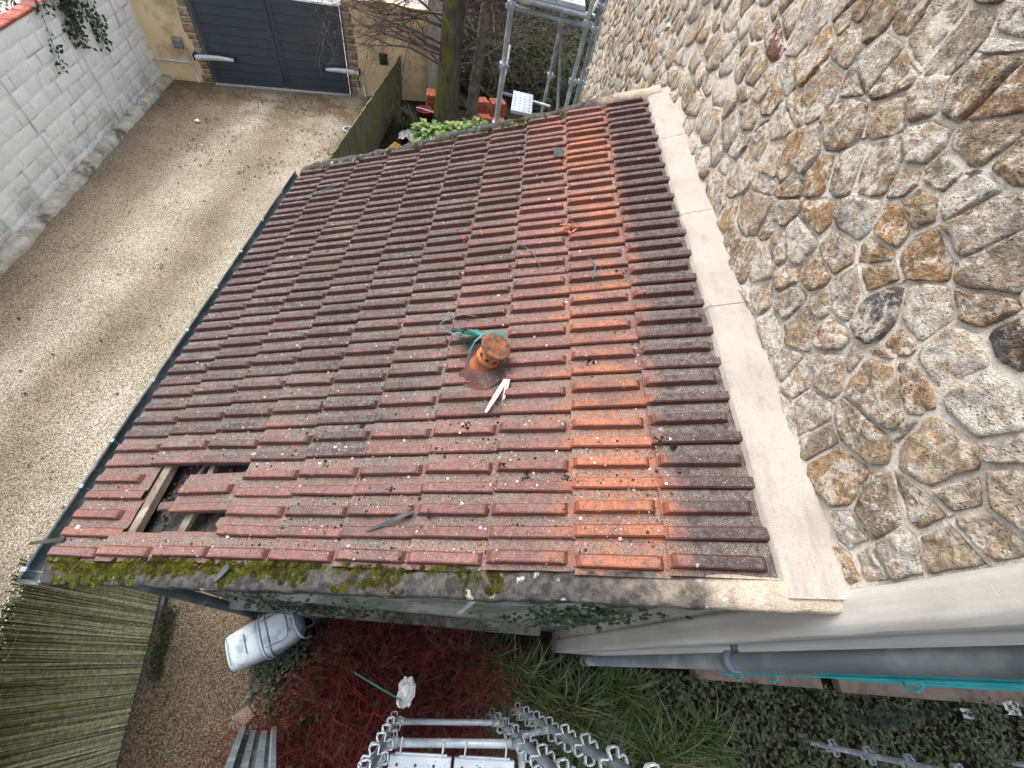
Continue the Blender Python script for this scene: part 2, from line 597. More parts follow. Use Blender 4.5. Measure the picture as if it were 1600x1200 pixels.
MAT['galv_dull'] = simple('dull_galvanised_steel', (.25, .29, .32), (.19, .22, .245), 10, .6, .15, 60, metal=.3, c3=(.42, .43, .42), s3=7)
t = NT('spattered_deck')
c = t.mix(t.step(t.noise(4, 5), .35, .65), (.42, .47, .52), (.33, .375, .42))
c = t.mix(t.math('MULTIPLY', t.step(t.voro(48), .26, .2), t.step(t.noise(7, 4), .45, .58)), c, (.15, .075, .065))
MAT['deck'] = t.done(c, .55, t.noise(50, 4), .2, .004, .4, .15)

t = NT('mossy_board')
sx = t.sep(t.pos)
g = t.noise(2.5, 5, .65, vec=t.mapv((6, 6, .9)))
c = t.mix(t.step(g, .35, .62), (.12, .112, .082), (.19, .18, .13))
c = t.mix(t.math('MULTIPLY', t.step(t.noise(1.6, 5, .7), .42, .62), .75), c, (.13, .145, .055))
c = t.mix(t.step(t.noise(5, 5, .7, vec=t.mapv((4, 4, .5))), .56, .7), c, (.045, .045, .03))
MAT['board'] = t.done(c, .9, t.noise(1.0, 5, .7, vec=t.mapv((60, 60, 5))), .4, .008, .1)
MAT['reed'] = leafmat('reed_stalk', .8, .15, .5)
MAT['leaf'] = leafmat('leaf', .45, .35)
MAT['leaf_dull'] = leafmat('dull_leaf', .7, .15)
MAT['crumb'] = leafmat('crumb', .9, .15, .25)
t = NT('moss')
c = t.mix(t.step(t.noise(28, 5, .7), .35, .65), t.attr(), t.mix(1.0, t.attr(), (.5, .48, .42), 'MULTIPLY'))
MAT['moss'] = t.done(c, .95, t.noise(160, 4, .8), .9, .012, .05)
t = NT('mossy_bark')
n1 = t.noise(3, 5, .6, vec=t.mapv((5, 5, 1)))
c = t.mix(t.step(n1, .35, .65), (.085, .072, .06), (.16, .14, .12))
sx = t.sep(t.geo.outputs['Normal'])
c = t.mix(t.math('MULTIPLY', t.step(t.noise(2.2, 6, .7), .40, .56), t.step(sx[0], .6, -.2)), c, (.17, .165, .045))
MAT['bark'] = t.done(c, .95, t.noise(3, 6, .75, vec=t.mapv((14, 14, 3))), 1.0, .05, .05)
MAT['bark_grey'] = simple('grey_bark', (.09, .08, .07), (.16, .15, .135), 8, .95, 1.0, 25, dist=.03)
MAT['twig'] = simple('bare_twig', (.075, .055, .045), (.12, .095, .08), 10, .9, .2, 60)
MAT['redtwig'] = leafmat('red_twig', .55, .3)
MAT['old_wood'] = simple('old_batten_wood', (.21, .165, .125), (.12, .092, .07), 18, .9, .5, 80, c3=(.30, .26, .20), s3=9)
MAT['felt'] = simple('dark_underlay', (.028, .025, .022), (.055, .048, .043), 14, .9, .3, 40)
MAT['terracotta'] = simple('terracotta', (.46, .15, .06), (.37, .115, .045), 14, .85, .5, 70, c3=(.22, .10, .06), s3=13)
MAT['vent_cap'] = simple('dirty_terracotta', (.30, .105, .045), (.13, .065, .04), 26, .92, .7, 90, c3=(.06, .045, .035), s3=19)
MAT['newtile'] = simple('new_clay_tile', (.40, .12, .065), (.30, .085, .05), 5, .8, .2, 60)
MAT['teal'] = simple('teal_plastic', (.02, .16, .135), (.035, .22, .19), 12, .45, .1, 50)
MAT['teal_paint'] = simple('turquoise_paint', (.03, .33, .36), (.05, .42, .45), 5, .45, .1, 60)
MAT['white_wood'] = simple('white_batten', (.48, .47, .43), (.40, .385, .35), 9, .7, .3, 70)
MAT['paper'] = simple('white_sheet', (.70, .71, .74), (.58, .58, .60), 9, .7, .3, 40, c3=(.40, .36, .34), s3=6)
MAT['bin'] = simple('pale_grey_plastic', (.56, .64, .70), (.64, .72, .77), 4, .4, .06, 30, c3=(.36, .42, .46), s3=7)
MAT['slate'] = simple('slate_scrap', (.045, .05, .058), (.075, .08, .09), 10, .95, .3, 50)
MAT['yellow'] = simple('yellow_plastic', (.62, .37, .05), (.52, .30, .04), 10, .5, .1, 50)
MAT['maroon'] = simple('maroon_plastic', (.17, .02, .03), (.22, .03, .035), 10, .4, .1, 50)
MAT['grey_dark_pl'] = simple('grey_bucket', (.14, .17, .22), (.19, .22, .27), 10, .4, .1, 50)
MAT['brownboard'] = simple('brown_board', (.16, .12, .095), (.22, .17, .14), 8, .85, .3, 60)

# ================================================================== THE SETTING
GZ = -4.0


def sheet(name, pts, z, mat):
    mb = MB()
    mb.add([V(x, y, z) for x, y in pts], [tuple(range(len(pts)))])
    return mb.build(name, mat, kind='structure')


sheet('ground', [(-90, -90), (90, -90), (90, 90), (-90, 90)], GZ - .012, MAT['soil'])
sheet('driveway', [(-9.7, -9), (-2.78, -9), (-2.72, -.4), (-3.0, .2), (-4.17, 4.0), (-4.17, 13.2), (-9.7, 11.6)], GZ, MAT['gravel'])
sheet('street', [(-40, 4), (-8.6, 11.2), (-3.6, 12.75), (-3.6, 60), (-40, 60)], GZ - .006, MAT['street'])

# ================================================================== STONE HOUSE
WX = .17                                        # plane of the long rubble wall
house = thing('stone_house', (3.2, 4.5, GZ), 'stone house with a tall rubble wall of beige and orange stones', 'house')
mb = MB()
mb.grid(lambda a, b: V(WX + .012 * fbm((0, -0.18 + a * 9.4, -4 + b * 7.4), 2.5), -.18 + a * 9.4, -4 + b * 7.4), 94, 74)
mb.add([V(WX, 9.22, -4), V(WX, 9.22, 3.4), V(6.5, 9.22, 3.4), V(6.5, 9.22, -4)], [(0, 1, 2, 3)])
rubble = mb.build('rubble_wall', MAT['mortar'], house, True)
mb = MB()
mb.add([V(WX, -.298, -4), V(7, -.298, -4), V(7, -.298, 3.4), V(WX, -.298, 3.4)], [(0, 1, 2, 3)])
mb.build('front_wall', MAT['concrete'], house)
# rendered corner band
mb = MB()
def band_pt(a, b):
    z = -3.95 + a * 7.3
    y = -.302 + b * .127
    e = .02 if 0 < b < 1 else 0
    return V(WX - .012 - e + .004 * fbm((0, y, z), 4), y + (.004 * fbm((3, 0, z), 3)), z)
mb.grid(band_pt, 60, 8)
mb.add([V(WX - .012, -.302, -3.95), V(WX - .012, -.302, 3.35), V(WX + .1, -.302, 3.35), V(WX + .1, -.302, -3.95)], [(0, 1, 2, 3)])
mb.build('corner_band', MAT['concrete'], house, True)
mb = MB()
mb.box((WX - .03, 9.17, -4), (WX + .02, 9.26, 3.4))
mb.build('corner_trim', MAT['galv_dull'], house)

STONES = "2,1.11,t 1.9,1.17,b 1.76,1.18,b 1.59,1.19,o 1.43,1.21,g 1.32,1.3,b 1.16,1.3,w 1.29,1.22,g 1.14,1.23,w 0.99,1.18,o 1.11,1.18,b 1.23,1.11,t 1.58,1.09,g 1.46,1.09,b 1.84,1.05,t 1.61,1.01,b 1.34,0.98,t 1.5,0.86,b 1.07,1,w 0.9,1.08,b 0.76,1.08,b 0.91,0.99,g 1.31,0.78,g 1.17,0.85,b 1.01,0.9,b 0.8,1.01,w 0.88,0.89,b 0.76,0.99,w 0.91,0.8,o 1.07,0.72,w 0.88,0.72,o 0.71,0.83,o 0.67,0.97,g 0.54,0.94,g 0.45,0.86,b 0.55,0.72,w 0.54,0.65,o 0.35,0.73,w 0.51,0.57,o 0.54,0.45,g 0.66,0.62,d 0.79,0.56,g 0.76,0.65,b 0.31,0.85,d 0.39,0.48,b 0.34,0.58,o 0.22,0.73,w 0.33,0.38,b 0.22,0.55,g 0.06,0.57,t 0.09,0.71,g -0.01,0.68,t 0.2,0.23,o 0.04,0.3,b -0,0.44,b -0.1,0.56,g 0.01,0.2,w -0.11,0.22,w -0.1,0.32,g -0.16,0.45,t 0.14,0.57,t 1.88,0.19,o 1.67,0.33,t 1.47,0.38,b 1.43,0.5,g 1.24,0.61,o 1.22,0.49,w 1.66,0.17,b 1.28,0.4,b 1.47,0.19,b 1.31,0.28,w 1.12,0.36,t 1.03,0.49,o 1.17,0.21,t 0.85,0.43,t 0.98,0.32,g 0.95,0.19,w 0.85,0.32,b 0.71,0.42,o 0.74,0.22,w 0.58,0.35,t 1.03,0.61,t 3.24,0.58,b 2.96,0.64,w 2.55,0.73,b 2.52,0.87,r 2.84,0.76,b 2.15,0.84,g 2.07,0.96,o 1.83,0.89,b 2.19,0.69,o 1.9,0.74,t 1.59,0.71,g 1.83,0.58,t 2.13,0.61,w 2.29,0.57,g 2.59,0.5,t 2.48,0.33,g 2.75,0.32,b 2.23,0.47,g 2,0.42,t 1.77,0.48,g 1.52,0.59,b 1.4,0.72,o 2.19,0.29,w 2.05,0.31,t 2.17,0.16,t 1.92,0.66,w 3.15,0.44,g 2.52,0.63,b 0.46,0.23,w 0.23,0.18,o"
CLS = {'t': (.62, .525, .41), 'b': (.48, .39, .29), 'o': (.54, .38, .24), 'g': (.56, .515, .45), 'w': (.78, .745, .68), 'r': (.25, .10, .09), 'd': (.15, .15, .16)}  # d: dark grey stones; one stands in for the shade of a hollow
seeds = []
for w_ in STONES.split():
    a, b, c = w_.split(',')
    seeds.append((float(a), float(b), c))


def zmax(y):
    return float(np.interp(y, [-.2, 1.2, 2.2, 3.4, 5.0, 9.3], [1.5, 1.55, 1.4, 1.2, .95, .1]))


zz = -2.75
row = 0
while zz < 1.7:
    hrow = rnd.uniform(.09, .13)
    y = -.14 + rnd.uniform(0, .15)
    while y < 9.2:
        ll = rnd.uniform(.10, .24)
        zlow = -.06 if y < 4.15 else -2.8
        if zlow < zz < zmax(y):
            p = (y + rnd.uniform(-.03, .03), zz + rnd.uniform(-.045, .045))
            if all((p[0] - q[0]) ** 2 + (p[1] - q[1]) ** 2 > (.10 if rnd.random() < .65 else .155) ** 2 for q in seeds):
                seeds.append((p[0], p[1], rnd.choices('tbogwd', [28, 20, 14, 18, 22, 1])[0]))
        y += ll
    zz += hrow
P2 = np.array([(s[0], s[1]) for s in seeds])


def clip(poly, n, d):
    """keep the side n.p <= d"""
    out = []
    m = len(poly)
    for i in range(m):
        a, b = poly[i], poly[(i + 1) % m]
        da, db = a[0] * n[0] + a[1] * n[1] - d, b[0] * n[0] + b[1] * n[1] - d
        if da <= 0:
            out.append(a)
        if (da < 0 < db) or (db < 0 < da):
            k = da / (da - db)
            out.append((a[0] + (b[0] - a[0]) * k, a[1] + (b[1] - a[1]) * k))
    return out


AN = 1.25    # stones lie long
WT = [rnd.gauss(0, .0042) for _ in seeds]
cells = []
for i, s in enumerate(seeds):
    y, z = s[0], s[1]
    R = .24
    poly = [(y - R, z - R * .8), (y + R, z - R * .8), (y + R, z + R * .8), (y - R, z + R * .8)]
    d2 = (P2[:, 0] - y) ** 2 + (P2[:, 1] - z) ** 2
    for j in np.argsort(d2)[1:22]:
        q = P2[j]
        n = ((q[0] - y) / AN, (q[1] - z) * AN)
        m = ((q[0] + y) / 2, (q[1] + z) / 2)
        poly = clip(poly, n, n[0] * m[0] + n[1] * m[1] + (WT[i] - WT[j]) * .5)
        if len(poly) < 3:
            break
    if len(poly) >= 3:
        if y < 4.05:
            poly = clip(poly, (0, -1), -.075)
        poly = clip(poly, (-1, 0), .172) if len(poly) >= 3 else poly
        poly = clip(poly, (1, 0), 9.16) if len(poly) >= 3 else poly
    cells.append(poly)


def chaikin(p, k=2):
    for _ in range(k):
        q = []
        for i in range(len(p)):
            a, b = p[i], p[(i + 1) % len(p)]
            q += [(a[0] * .88 + b[0] * .12, a[1] * .88 + b[1] * .12), (a[0] * .12 + b[0] * .88, a[1] * .12 + b[1] * .88)]
        p = q
    return p


def resample(p, n):
    L = [0]
    for i in range(len(p)):
        a, b = p[i], p[(i + 1) % len(p)]
        L.append(L[-1] + math.hypot(b[0] - a[0], b[1] - a[1]))
    out = []
    for k in range(n):
        t_ = L[-1] * k / n
        i = max(j for j in range(len(p)) if L[j] <= t_ + 1e-9)
        a, b = p[i], p[(i + 1) % len(p)]
        f = (t_ - L[i]) / max(L[i + 1] - L[i], 1e-9)
        out.append((a[0] + (b[0] - a[0]) * f, a[1] + (b[1] - a[1]) * f))
    return out


def stone_mesh(mb, poly, seed, near, col=None):
    cy = sum(p[0] for p in poly) / len(poly)
    cz = sum(p[1] for p in poly) / len(poly)
    ins = rnd.uniform(.006, .0105)
    pp = []
    for p in poly:
        d = math.hypot(p[0] - cy, p[1] - cz)
        k = max(.35, 1 - ins * 1.5 / max(d, .01))
        pp.append((cy + (p[0] - cy) * k, cz + (p[1] - cz) * k))
    n = 36 if near else 14
    pp = resample(chaikin(pp, 1) if rnd.random() < .35 else pp, n)
    h = rnd.uniform(.008, .024)
    tl, tz = rnd.uniform(-.07, .07), rnd.uniform(-.07, .07)
    rings = [(1.0, -.02), (.992, h * .7), (.96, h * .97), (.78, h), (.52, h * 1.0), (.25, h * 1.0)] if near else [(1.0, -.02), (.95, h * .75), (.55, h)]
    am = .011 if near else .008
    vs, fs = [], []
    for ri, (k, hh) in enumerate(rings):
        for (y, z) in pp:
            y2, z2 = cy + (y - cy) * k, cz + (z - cz) * k
            e = 1 + .10 * fbm((y * 1.0, z, seed), 17, 5)
            y2, z2 = cy + (y2 - cy) * e, cz + (z2 - cz) * e
            o = 0 if ri == 0 else am * (fbm((y2, z2, seed), 16, 5) + .55 * fbm((y2, z2, seed + 9), 45, 3)) + (y2 - cy) * tl + (z2 - cz) * tz
            vs.append(V(WX - max(hh + o, -.02 if ri == 0 else -.004), y2, z2))
    c0 = len(vs)
    vs.append(V(WX - h * 1.02 - am * fbm((cy, cz, seed), 16, 5), cy, cz))
    for r in range(len(rings) - 1):
        for k in range(n):
            j = (k + 1) % n
            fs.append((r * n + k, (r + 1) * n + k, (r + 1) * n + j, r * n + j))
    r = len(rings) - 1
    for k in range(n):
        fs.append((r * n + k, c0, r * n + (k + 1) % n))
    mb.add(vs, fs, col)


def cdist(i):
    return math.hypot(seeds[i][0] + .467, seeds[i][1] - 1.458)


order = sorted([i for i in range(len(seeds)) if len(cells[i]) >= 3], key=cdist)
far_mb = {}
for rank, i in enumerate(order):
    s = seeds[i]
    c = CLS[s[2]]
    k = rnd.uniform(.82, 1.15)
    c = tuple(x * k for x in c)
    if s[0] < 4.05 and s[1] < .05:
        continue
    if rank < 300:
        mb = MB()
        stone_mesh(mb, cells[i], i * 1.7, cdist(i) < 2.9)
        o = mb.build('stone', MAT['stone'], rubble, True)
        o.color = (*c, 1)
    else:
        stone_mesh(far_mb.setdefault(s[2], MB()), cells[i], i * 1.7, False)
for k, m in far_mb.items():
    o = m.build('distant_stones', MAT['stone'], rubble, True, kind='stuff')
    o.color = (*CLS[k], 1)

# raised ribbons of pointing between the stones
jm = MB()
done_e = set()
for i in order:
    pl = cells[i]
    for a, b in zip(pl, pl[1:] + pl[:1]):
        ky = (round((a[0] + b[0]) * 120), round((a[1] + b[1]) * 120))
        if ky in done_e:
            continue
        done_e.add(ky)
        L = math.hypot(b[0] - a[0], b[1] - a[1])
        if L < .02 or a[0] > 7.5 or rnd.random() < .2:
            continue
        n = max(2, int(L / .03))
        dy, dz = (b[0] - a[0]) / L, (b[1] - a[1]) / L
        vs, fs = [], []
        for k in range(n + 1):
            t_ = k / n
            y, z = a[0] + (b[0] - a[0]) * t_, a[1] + (b[1] - a[1]) * t_
            w = .0068 * (1 + .4 * fbm((y, z, 2), 14, 3))
            off = .004 * fbm((y, z, 7), 9, 2)
            h = .003 + .006 * fbm((y, z, 5), 9, 4)
            for (q, hh) in ((-1.9, -.004), (-.9, h), (.9, h), (1.9, -.004)):
                vs.append(V(WX - hh, y - dz * (w * q + off), z + dy * (w * q + off)))
        for k in range(n):
            for q in range(3):
                fs.append((k * 4 + q, k * 4 + q + 1, k * 4 + q + 5, k * 4 + q + 4))
        jm.add(vs, fs)
jm.build('pointing', MAT['mortar'], rubble, True, kind='stuff')

# downpipe on the house corner, shutter beside it
mb = MB()
DPX, DPY = .262, -.372
mb.tube([(DPX, DPY, -3.05), (DPX, DPY, 1.6)], .037, 20)
dp = mb.build('downpipe', MAT['pvc_grey'], house, True)
mb = MB()
mb.tube([(DPX, DPY, -3.12), (DPX, DPY, -3.0)], .043, 20)
mb.build('pipe_socket', MAT['pvc_grey'], dp, True)
for zc in (-.78,):
    mb = MB()
    mb.tube([(DPX, DPY, zc - .035), (DPX, DPY, zc - .03), (DPX, DPY, zc + .03), (DPX, DPY, zc + .035)], [.038, .047, .047, .038], 20)
    mb.box((DPX + .01, -.36, zc - .012), (DPX + .035, -.30, zc + .012))
    mb.build('pipe_collar', MAT['grey_dark_pl'], dp, True)
mb = MB()
mb.box((.90, -.402, -1.0), (1.5, -.362, .9))
for k in range(4):
    mb.box((.95, -.408, -.93 + k * .45), (1.45, -.4025, -.55 + k * .45))
sh = mb.build('shutter', MAT['teal_paint'], house)
mb = MB()
mb.tube([(.895, -.40, -1.9), (.895, -.40, .8)], .006, 8)
for zc in (-1.75, -1.4, -.5):
    mb.tube([(.895, -.40, zc), (.88, -.43, zc + .02), (.89, -.44, zc + .06), (.905, -.42, zc + .08), (.90, -.40, zc + .08)], .007, 6)
mb.build('closing_rod', MAT['teal_paint'], sh)
mb = MB()
mb.box((1.75, -.44, -3.86), (3.3, -.301, -3.72))
mb.build('plinth_ledge', MAT['brownboard'], house)
mb = MB()
mb.box((3.6, -.46, -3.9), (6.8, -.301, -3.8))
mb.build('plinth_ledge', MAT['brownboard'], house)

# ================================================================== OUTBUILDING WITH THE TILED ROOF
PITCH = .4034908
CP, SP = math.cos(PITCH), math.sin(PITCH)
EX, TW = .369633, .21                      # exposed tile length down the slope, tile width along it
ROOFROT = (0, -PITCH, 0)


def rp(u, v, h=0.0):
    """u metres down the slope from the flashing, v metres along the wall, h above the tile bed"""
    return V(-u * CP - h * SP, v, -u * SP + h * CP)


shed = thing('outbuilding', (-1.75, 1.9, GZ), 'low outbuilding with an old red clay tile roof leaning against the stone house', 'outbuilding')
# walls
mb = MB()
mb.box((-3.22, -.10, GZ - .01), (.15, .02, -1.75))
mb.add([V(-3.22, -.10, -1.75), V(.15, -.10, -1.75), V(.15, -.10, -.07), V(-3.22, -.10, -1.48)], [(0, 1, 2, 3)])
mb.build('gable_wall', MAT['algae'], shed)
mb = MB()
mb.box((-3.20, -.185, -3.42), (-.14, -.1005, -3.28))
mb.box((-2.55, -.15, -2.5), (-.14, -.1005, -2.38))
mb.build('wall_ledge', MAT['algae'], shed)
mb = MB()
mb.add([V(-1.2, -.112, -.97), V(-.02, -.112, -.50), V(-.02, -.112, -.18), V(-1.2, -.112, -.70)], [(0, 1, 2, 3)])
mb.build('ochre_render', MAT['render'], shed)
mb = MB()
mb.box((-3.22, .02, GZ), (-3.10, 3.9, -1.62))
mb.build('side_wall', MAT['algae'], shed)
mb = MB()
mb.box((-3.22, 3.9, GZ), (.15, 4.0, -1.75))
mb.add([V(-3.22, 4.0, -1.75), V(.15, 4.0, -1.75), V(.15, 4.0, -.1), V(-3.22, 4.0, -1.5)], [(3, 2, 1, 0)])
mb.build('rear_wall', MAT['algae'], shed)
# roof bed: dark underlay, rafters, battens
mb = MB()
a, b, c_, d = rp(-.1, -.15, -.10), rp(3.7, -.15, -.10), rp(3.7, 3.97, -.10), rp(-.1, 3.97, -.10)
mb.add([a, b, c_, d], [(0, 3, 2, 1)])
roof = mb.build('roof', MAT['felt'], shed)
SL = Matrix.Rotation(-PITCH, 4, 'Y')
mb = MB()
mb.box((0, -.0225, -.035), (3.8, .0225, .035))
raft = mb.mesh('rafter', MAT['old_wood'])
for k in range(7):
    put('rafter', raft, roof, tuple(rp(3.75, .0 + k * .62, -.095)), ROOFROT)
mb = MB()
mb.box((-.019, -.15, -.014), (.019, 3.97, .014))
batt = mb.mesh('batten', MAT['old_wood'])
for k in range(10):
    put('batten', batt, roof, tuple(rp(.02 + k * EX - .045 if k else .02, 0, -.045)), ROOFROT)
# inside the hole
mb = MB()
mb.box((-.03, -.3, -.02), (.03, .36, .02))
put('batten', mb.mesh('batten', MAT['old_wood']), roof, tuple(rp(8.80 * EX, .24, -.028)), (0, -PITCH, 0))
mb = MB()
mb.box((-.015, -.2, -.012), (.015, .2, .012))
put('batten', mb.mesh('batten', MAT['old_wood']), roof, tuple(rp(7.86 * EX, .12, -.04)), (0, -PITCH, -.08))
mb = MB()
mb.grid(lambda a, b: rp(2.62 + a * .18, .03 + b * .12, -.07 + .012 * fbm((a * 3, b * 3, 1), 1)), 6, 4)
mb.build('underlay_scrap', MAT['felt'], roof)
mb = MB()
mb.tube([rp(3.02, .47, -.06), rp(3.1, .28, -.075), rp(3.14, .15, -.08)], .010, 8)
mb.build('cable_sheath', MAT['pvc_grey'], roof)

# the tile: local x up the slope from the nose, y along the wall, z off the bed
TL = .425
PROF = [(-.004, -.012, 'e'), (-.005, .016, 's'), (.001, .023, 's'), (.040, .022, 's'), (.050, .004, 'p'), (.093, .002, 'p'),
        (.098, .033, 'm'), (.103, .036, 'm'), (.139, .034, 'm'), (.152, .004, 'p'), (.200, .001, 'p'), (.203, -.006, 'p'), (.226, -.007, 'p')]


def tile_mesh(var, cut=None):
    xs = [0, .004, .016, .030, .10, .19, .28, .322, .333, .345, .356, TL]
    mb = MB()
    vs, fs = [], []
    n = len(PROF)
    for x in xs:
        tilt = .025 * (1 - x / TL)
        for (y, z, k) in PROF:
            if k == 's':
                hgt = z * (1 if .004 < x < .36 else (.72 if x <= .004 else .8))
            elif k == 'm':
                lo = min(1, max(0, (x - .004) / .018))
                hi = min(1, max(0, (.3405 - x) / .010))
                hgt = .003 + (z - .003) * min(lo * .75 + .25 if x <= .016 else 1, hi)
            else:
                hgt = z
            jz = .0016 * fbm((x * 3, y * 3, var * 3.3), 8, 3) + .001 * fbm((x, y, var * 9.1), 40, 2)
            vs.append(V(x + (.002 * fbm((y * 20, var, 0), 1) if x == 0 else 0), y + .0012 * fbm((x, y, var * 5.5), 14, 2), hgt + tilt + jz))
    m = len(xs)
    for i in range(m - 1):
        for j in range(n - 1):
            fs.append((i * n + j, (i + 1) * n + j, (i + 1) * n + j + 1, i * n + j + 1))
    # nose face
    b0 = len(vs)
    for j in range(n):
        p = vs[j]
        vs.append(V(p.x + .002, p.y, p.z - .019))
    for j in range(n - 1):
        fs.append((j, j + 1, b0 + j + 1, b0 + j))
    b1 = len(vs)
    vs += [V(vs[b0].x, vs[b0].y, vs[b0].z + .004), V(vs[b0 + n - 1].x, vs[b0 + n - 1].y, vs[b0 + n - 1].z), V(TL, PROF[-1][0], -.014), V(TL, PROF[0][0], -.014)]
    fs.append((b1, b1 + 1, b1 + 2, b1 + 3))
    if cut is not None:
        # clip along y: squash everything on the far side of the cut
        for p in vs:
            if p.y < cut:
                p.y = cut
    mb.add(vs, fs)
    me = mb.mesh('roof_tile', MAT['tile'])
    bev = [True] * len(me.polygons)
    return me


TILES = [tile_mesh(k) for k in range(6)]
TILE_FRONT = [tile_mesh(k + 20, .066) for k in range(3)]
TILE_BACK = []
for k in range(2):
    me = tile_mesh(k + 40)
    for v_ in me.vertices:
        if v_.co.y > .145:
            v_.co.y = .145
    TILE_BACK.append(me)

# how much dark crust, bare orange, grey lichen each course carries, by distance along the wall
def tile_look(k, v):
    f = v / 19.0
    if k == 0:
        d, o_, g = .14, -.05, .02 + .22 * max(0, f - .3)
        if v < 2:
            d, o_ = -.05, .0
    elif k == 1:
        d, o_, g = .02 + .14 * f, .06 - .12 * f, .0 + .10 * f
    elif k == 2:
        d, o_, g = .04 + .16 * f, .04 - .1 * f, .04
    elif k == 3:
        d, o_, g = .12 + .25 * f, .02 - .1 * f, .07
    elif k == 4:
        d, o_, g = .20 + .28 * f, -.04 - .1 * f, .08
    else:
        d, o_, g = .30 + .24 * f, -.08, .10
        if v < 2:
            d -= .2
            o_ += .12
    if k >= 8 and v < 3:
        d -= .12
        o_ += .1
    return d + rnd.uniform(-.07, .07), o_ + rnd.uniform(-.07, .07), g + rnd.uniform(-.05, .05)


MISSING = {(8, 0), (8, 1), (7, 0)}
for k in range(10):
    for v in range(-1, 19):
        if (k, v) in MISSING:
            continue
        d, o_, g = tile_look(k, v)
        me = TILE_FRONT[v_i] if (v == -1 and (v_i := rnd.randrange(3)) is not None) else (TILE_BACK[rnd.randrange(2)] if v == 18 else TILES[rnd.randrange(6)])
        nose = (k + 1.03) * EX
        if k == 0:
            nose = 1.03 * EX
        vv = v * TW + rnd.uniform(-.005, .005)
        lift = rnd.uniform(-.002, .004)
        rz = rnd.uniform(-.014, .014)
        if (k, v) == (7, 1):
            vv -= .40 * TW
            nose += .03
            lift = .004
            rz = .035
        M = Matrix.Translation(rp(nose + rnd.uniform(-.005, .005), vv, lift)) @ SL @ Matrix.Rotation(rz, 4, 'Z') @ Matrix.Rotation(rnd.uniform(-.006, .006), 4, 'Y')
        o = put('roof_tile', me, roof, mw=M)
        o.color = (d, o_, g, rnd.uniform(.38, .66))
# a broken piece lying across the hole
M = Matrix.Translation(rp(8.28 * EX, .145, -.012)) @ SL @ Matrix.Rotation(.05, 4, 'Z')
mb = MB()
mb.bbox((-.075, 0, 0), (.075, .05, .02), .006)
o = put('tile_fragment', mb.mesh('tile_fragment', MAT['tile']), roof, mw=M)
o.color = (.35, -.1, .1, .6)

# mortar flashing along the wall, in four poured lengths
def flash_fn(v0, v1, seed):
    def fn(a, b):
        v = v0 + a * (v1 - v0)
        # b runs: 0 foot of the lip, then over the top to the wall
        q = [(.016 , .006), (.004, .028), (-.004, .036), (-.06, .038), (-.12, .040), (-.22, .042)]
        i = min(int(round(b * 5)), 5)
        u, h = q[i]
        wob = .006 * fbm((v, i * .3, seed), 4, 4)
        return rp(u + wob + (.007 * fbm((v, 3, 3), 1.2)), v, h + .004 * fbm((v, u * 3, 1), 5, 4))
    return fn
cuts = [-.205, 1.22, 1.235 + .84, 3.10, 4.0]
for i in range(4):
    mb = MB()
    mb.grid(flash_fn(cuts[i], cuts[i + 1] - .004, i), 40, 5)
    mb.build('flashing', MAT['flash'], roof, True)

# verges: front, a long mortar capping; rear, thin and mossy
def verge_fn(sign):
    def fn(a, b):
        u = -.19 + a * 3.86
        n1 = fbm((u, 1, 0), 2.2, 4)
        n2 = fbm((u, b * 2, 5), 9, 4)
        q = [(.0, -.01), (.004, .022), (.035, .030), (.075, .027), (.108, .022), (.114, .012), (.117, -.022), (.10, -.032), (.03, -.06)]
        i = min(int(round(b * 8)), 8)
        y, h = q[i]
        fade = 1.0 if i in (1, 2, 3, 4) else .35
        e = .016 * n1 + .006 * n2 if i < 3 else .007 * n1 + .006 * n2
        y2 = -.128 - y + e + .004 * n2 * fade - .012 * (u / 3.7)
        return rp(u, y2, h + .010 * n2 * fade)
    return fn
mb = MB()
mb.grid(verge_fn(-1), 190, 8)
# end caps
mb.build('front_verge', MAT['verge'], roof, True)

def rverge(a, b):
    u = -.12 + a * 3.82
    q = [(-.03, -.01), (-.015, .045), (.04, .065), (.11, .055), (.15, .02), (.15, -.07)]
    i = min(int(round(b * 5)), 5)
    y, h = q[i]
    n2 = fbm((u, b, 11), 7, 4)
    n3 = fbm((u, 2, 17), 1.7, 3)
    return rp(u, 3.925 + y + .018 * n3 + .006 * n2, h + .012 * n2 + .01 * n3)
mb = MB()
mb.grid(rverge, 150, 5)
mb.build('rear_verge', MAT['verge'], roof, True)
# thin cement board edge under the front verge
mb = MB()
mb.box((0, -.006, -.03), (3.75, .006, .012))
put('verge_board', mb.mesh('verge_board', MAT['concrete']), roof, tuple(rp(3.66, -.228, -.05)), ROOFROT)

mb = MB()
mb.box((0, -.007, -.055), (1.05, .007, 0))
put('fascia_board', mb.mesh('fascia_board', simple('ochre_timber', (.50, .29, .11), (.38, .21, .08), 9, .85, .5, 50)), roof, tuple(rp(1.32, -.222, -.062)), ROOFROT)
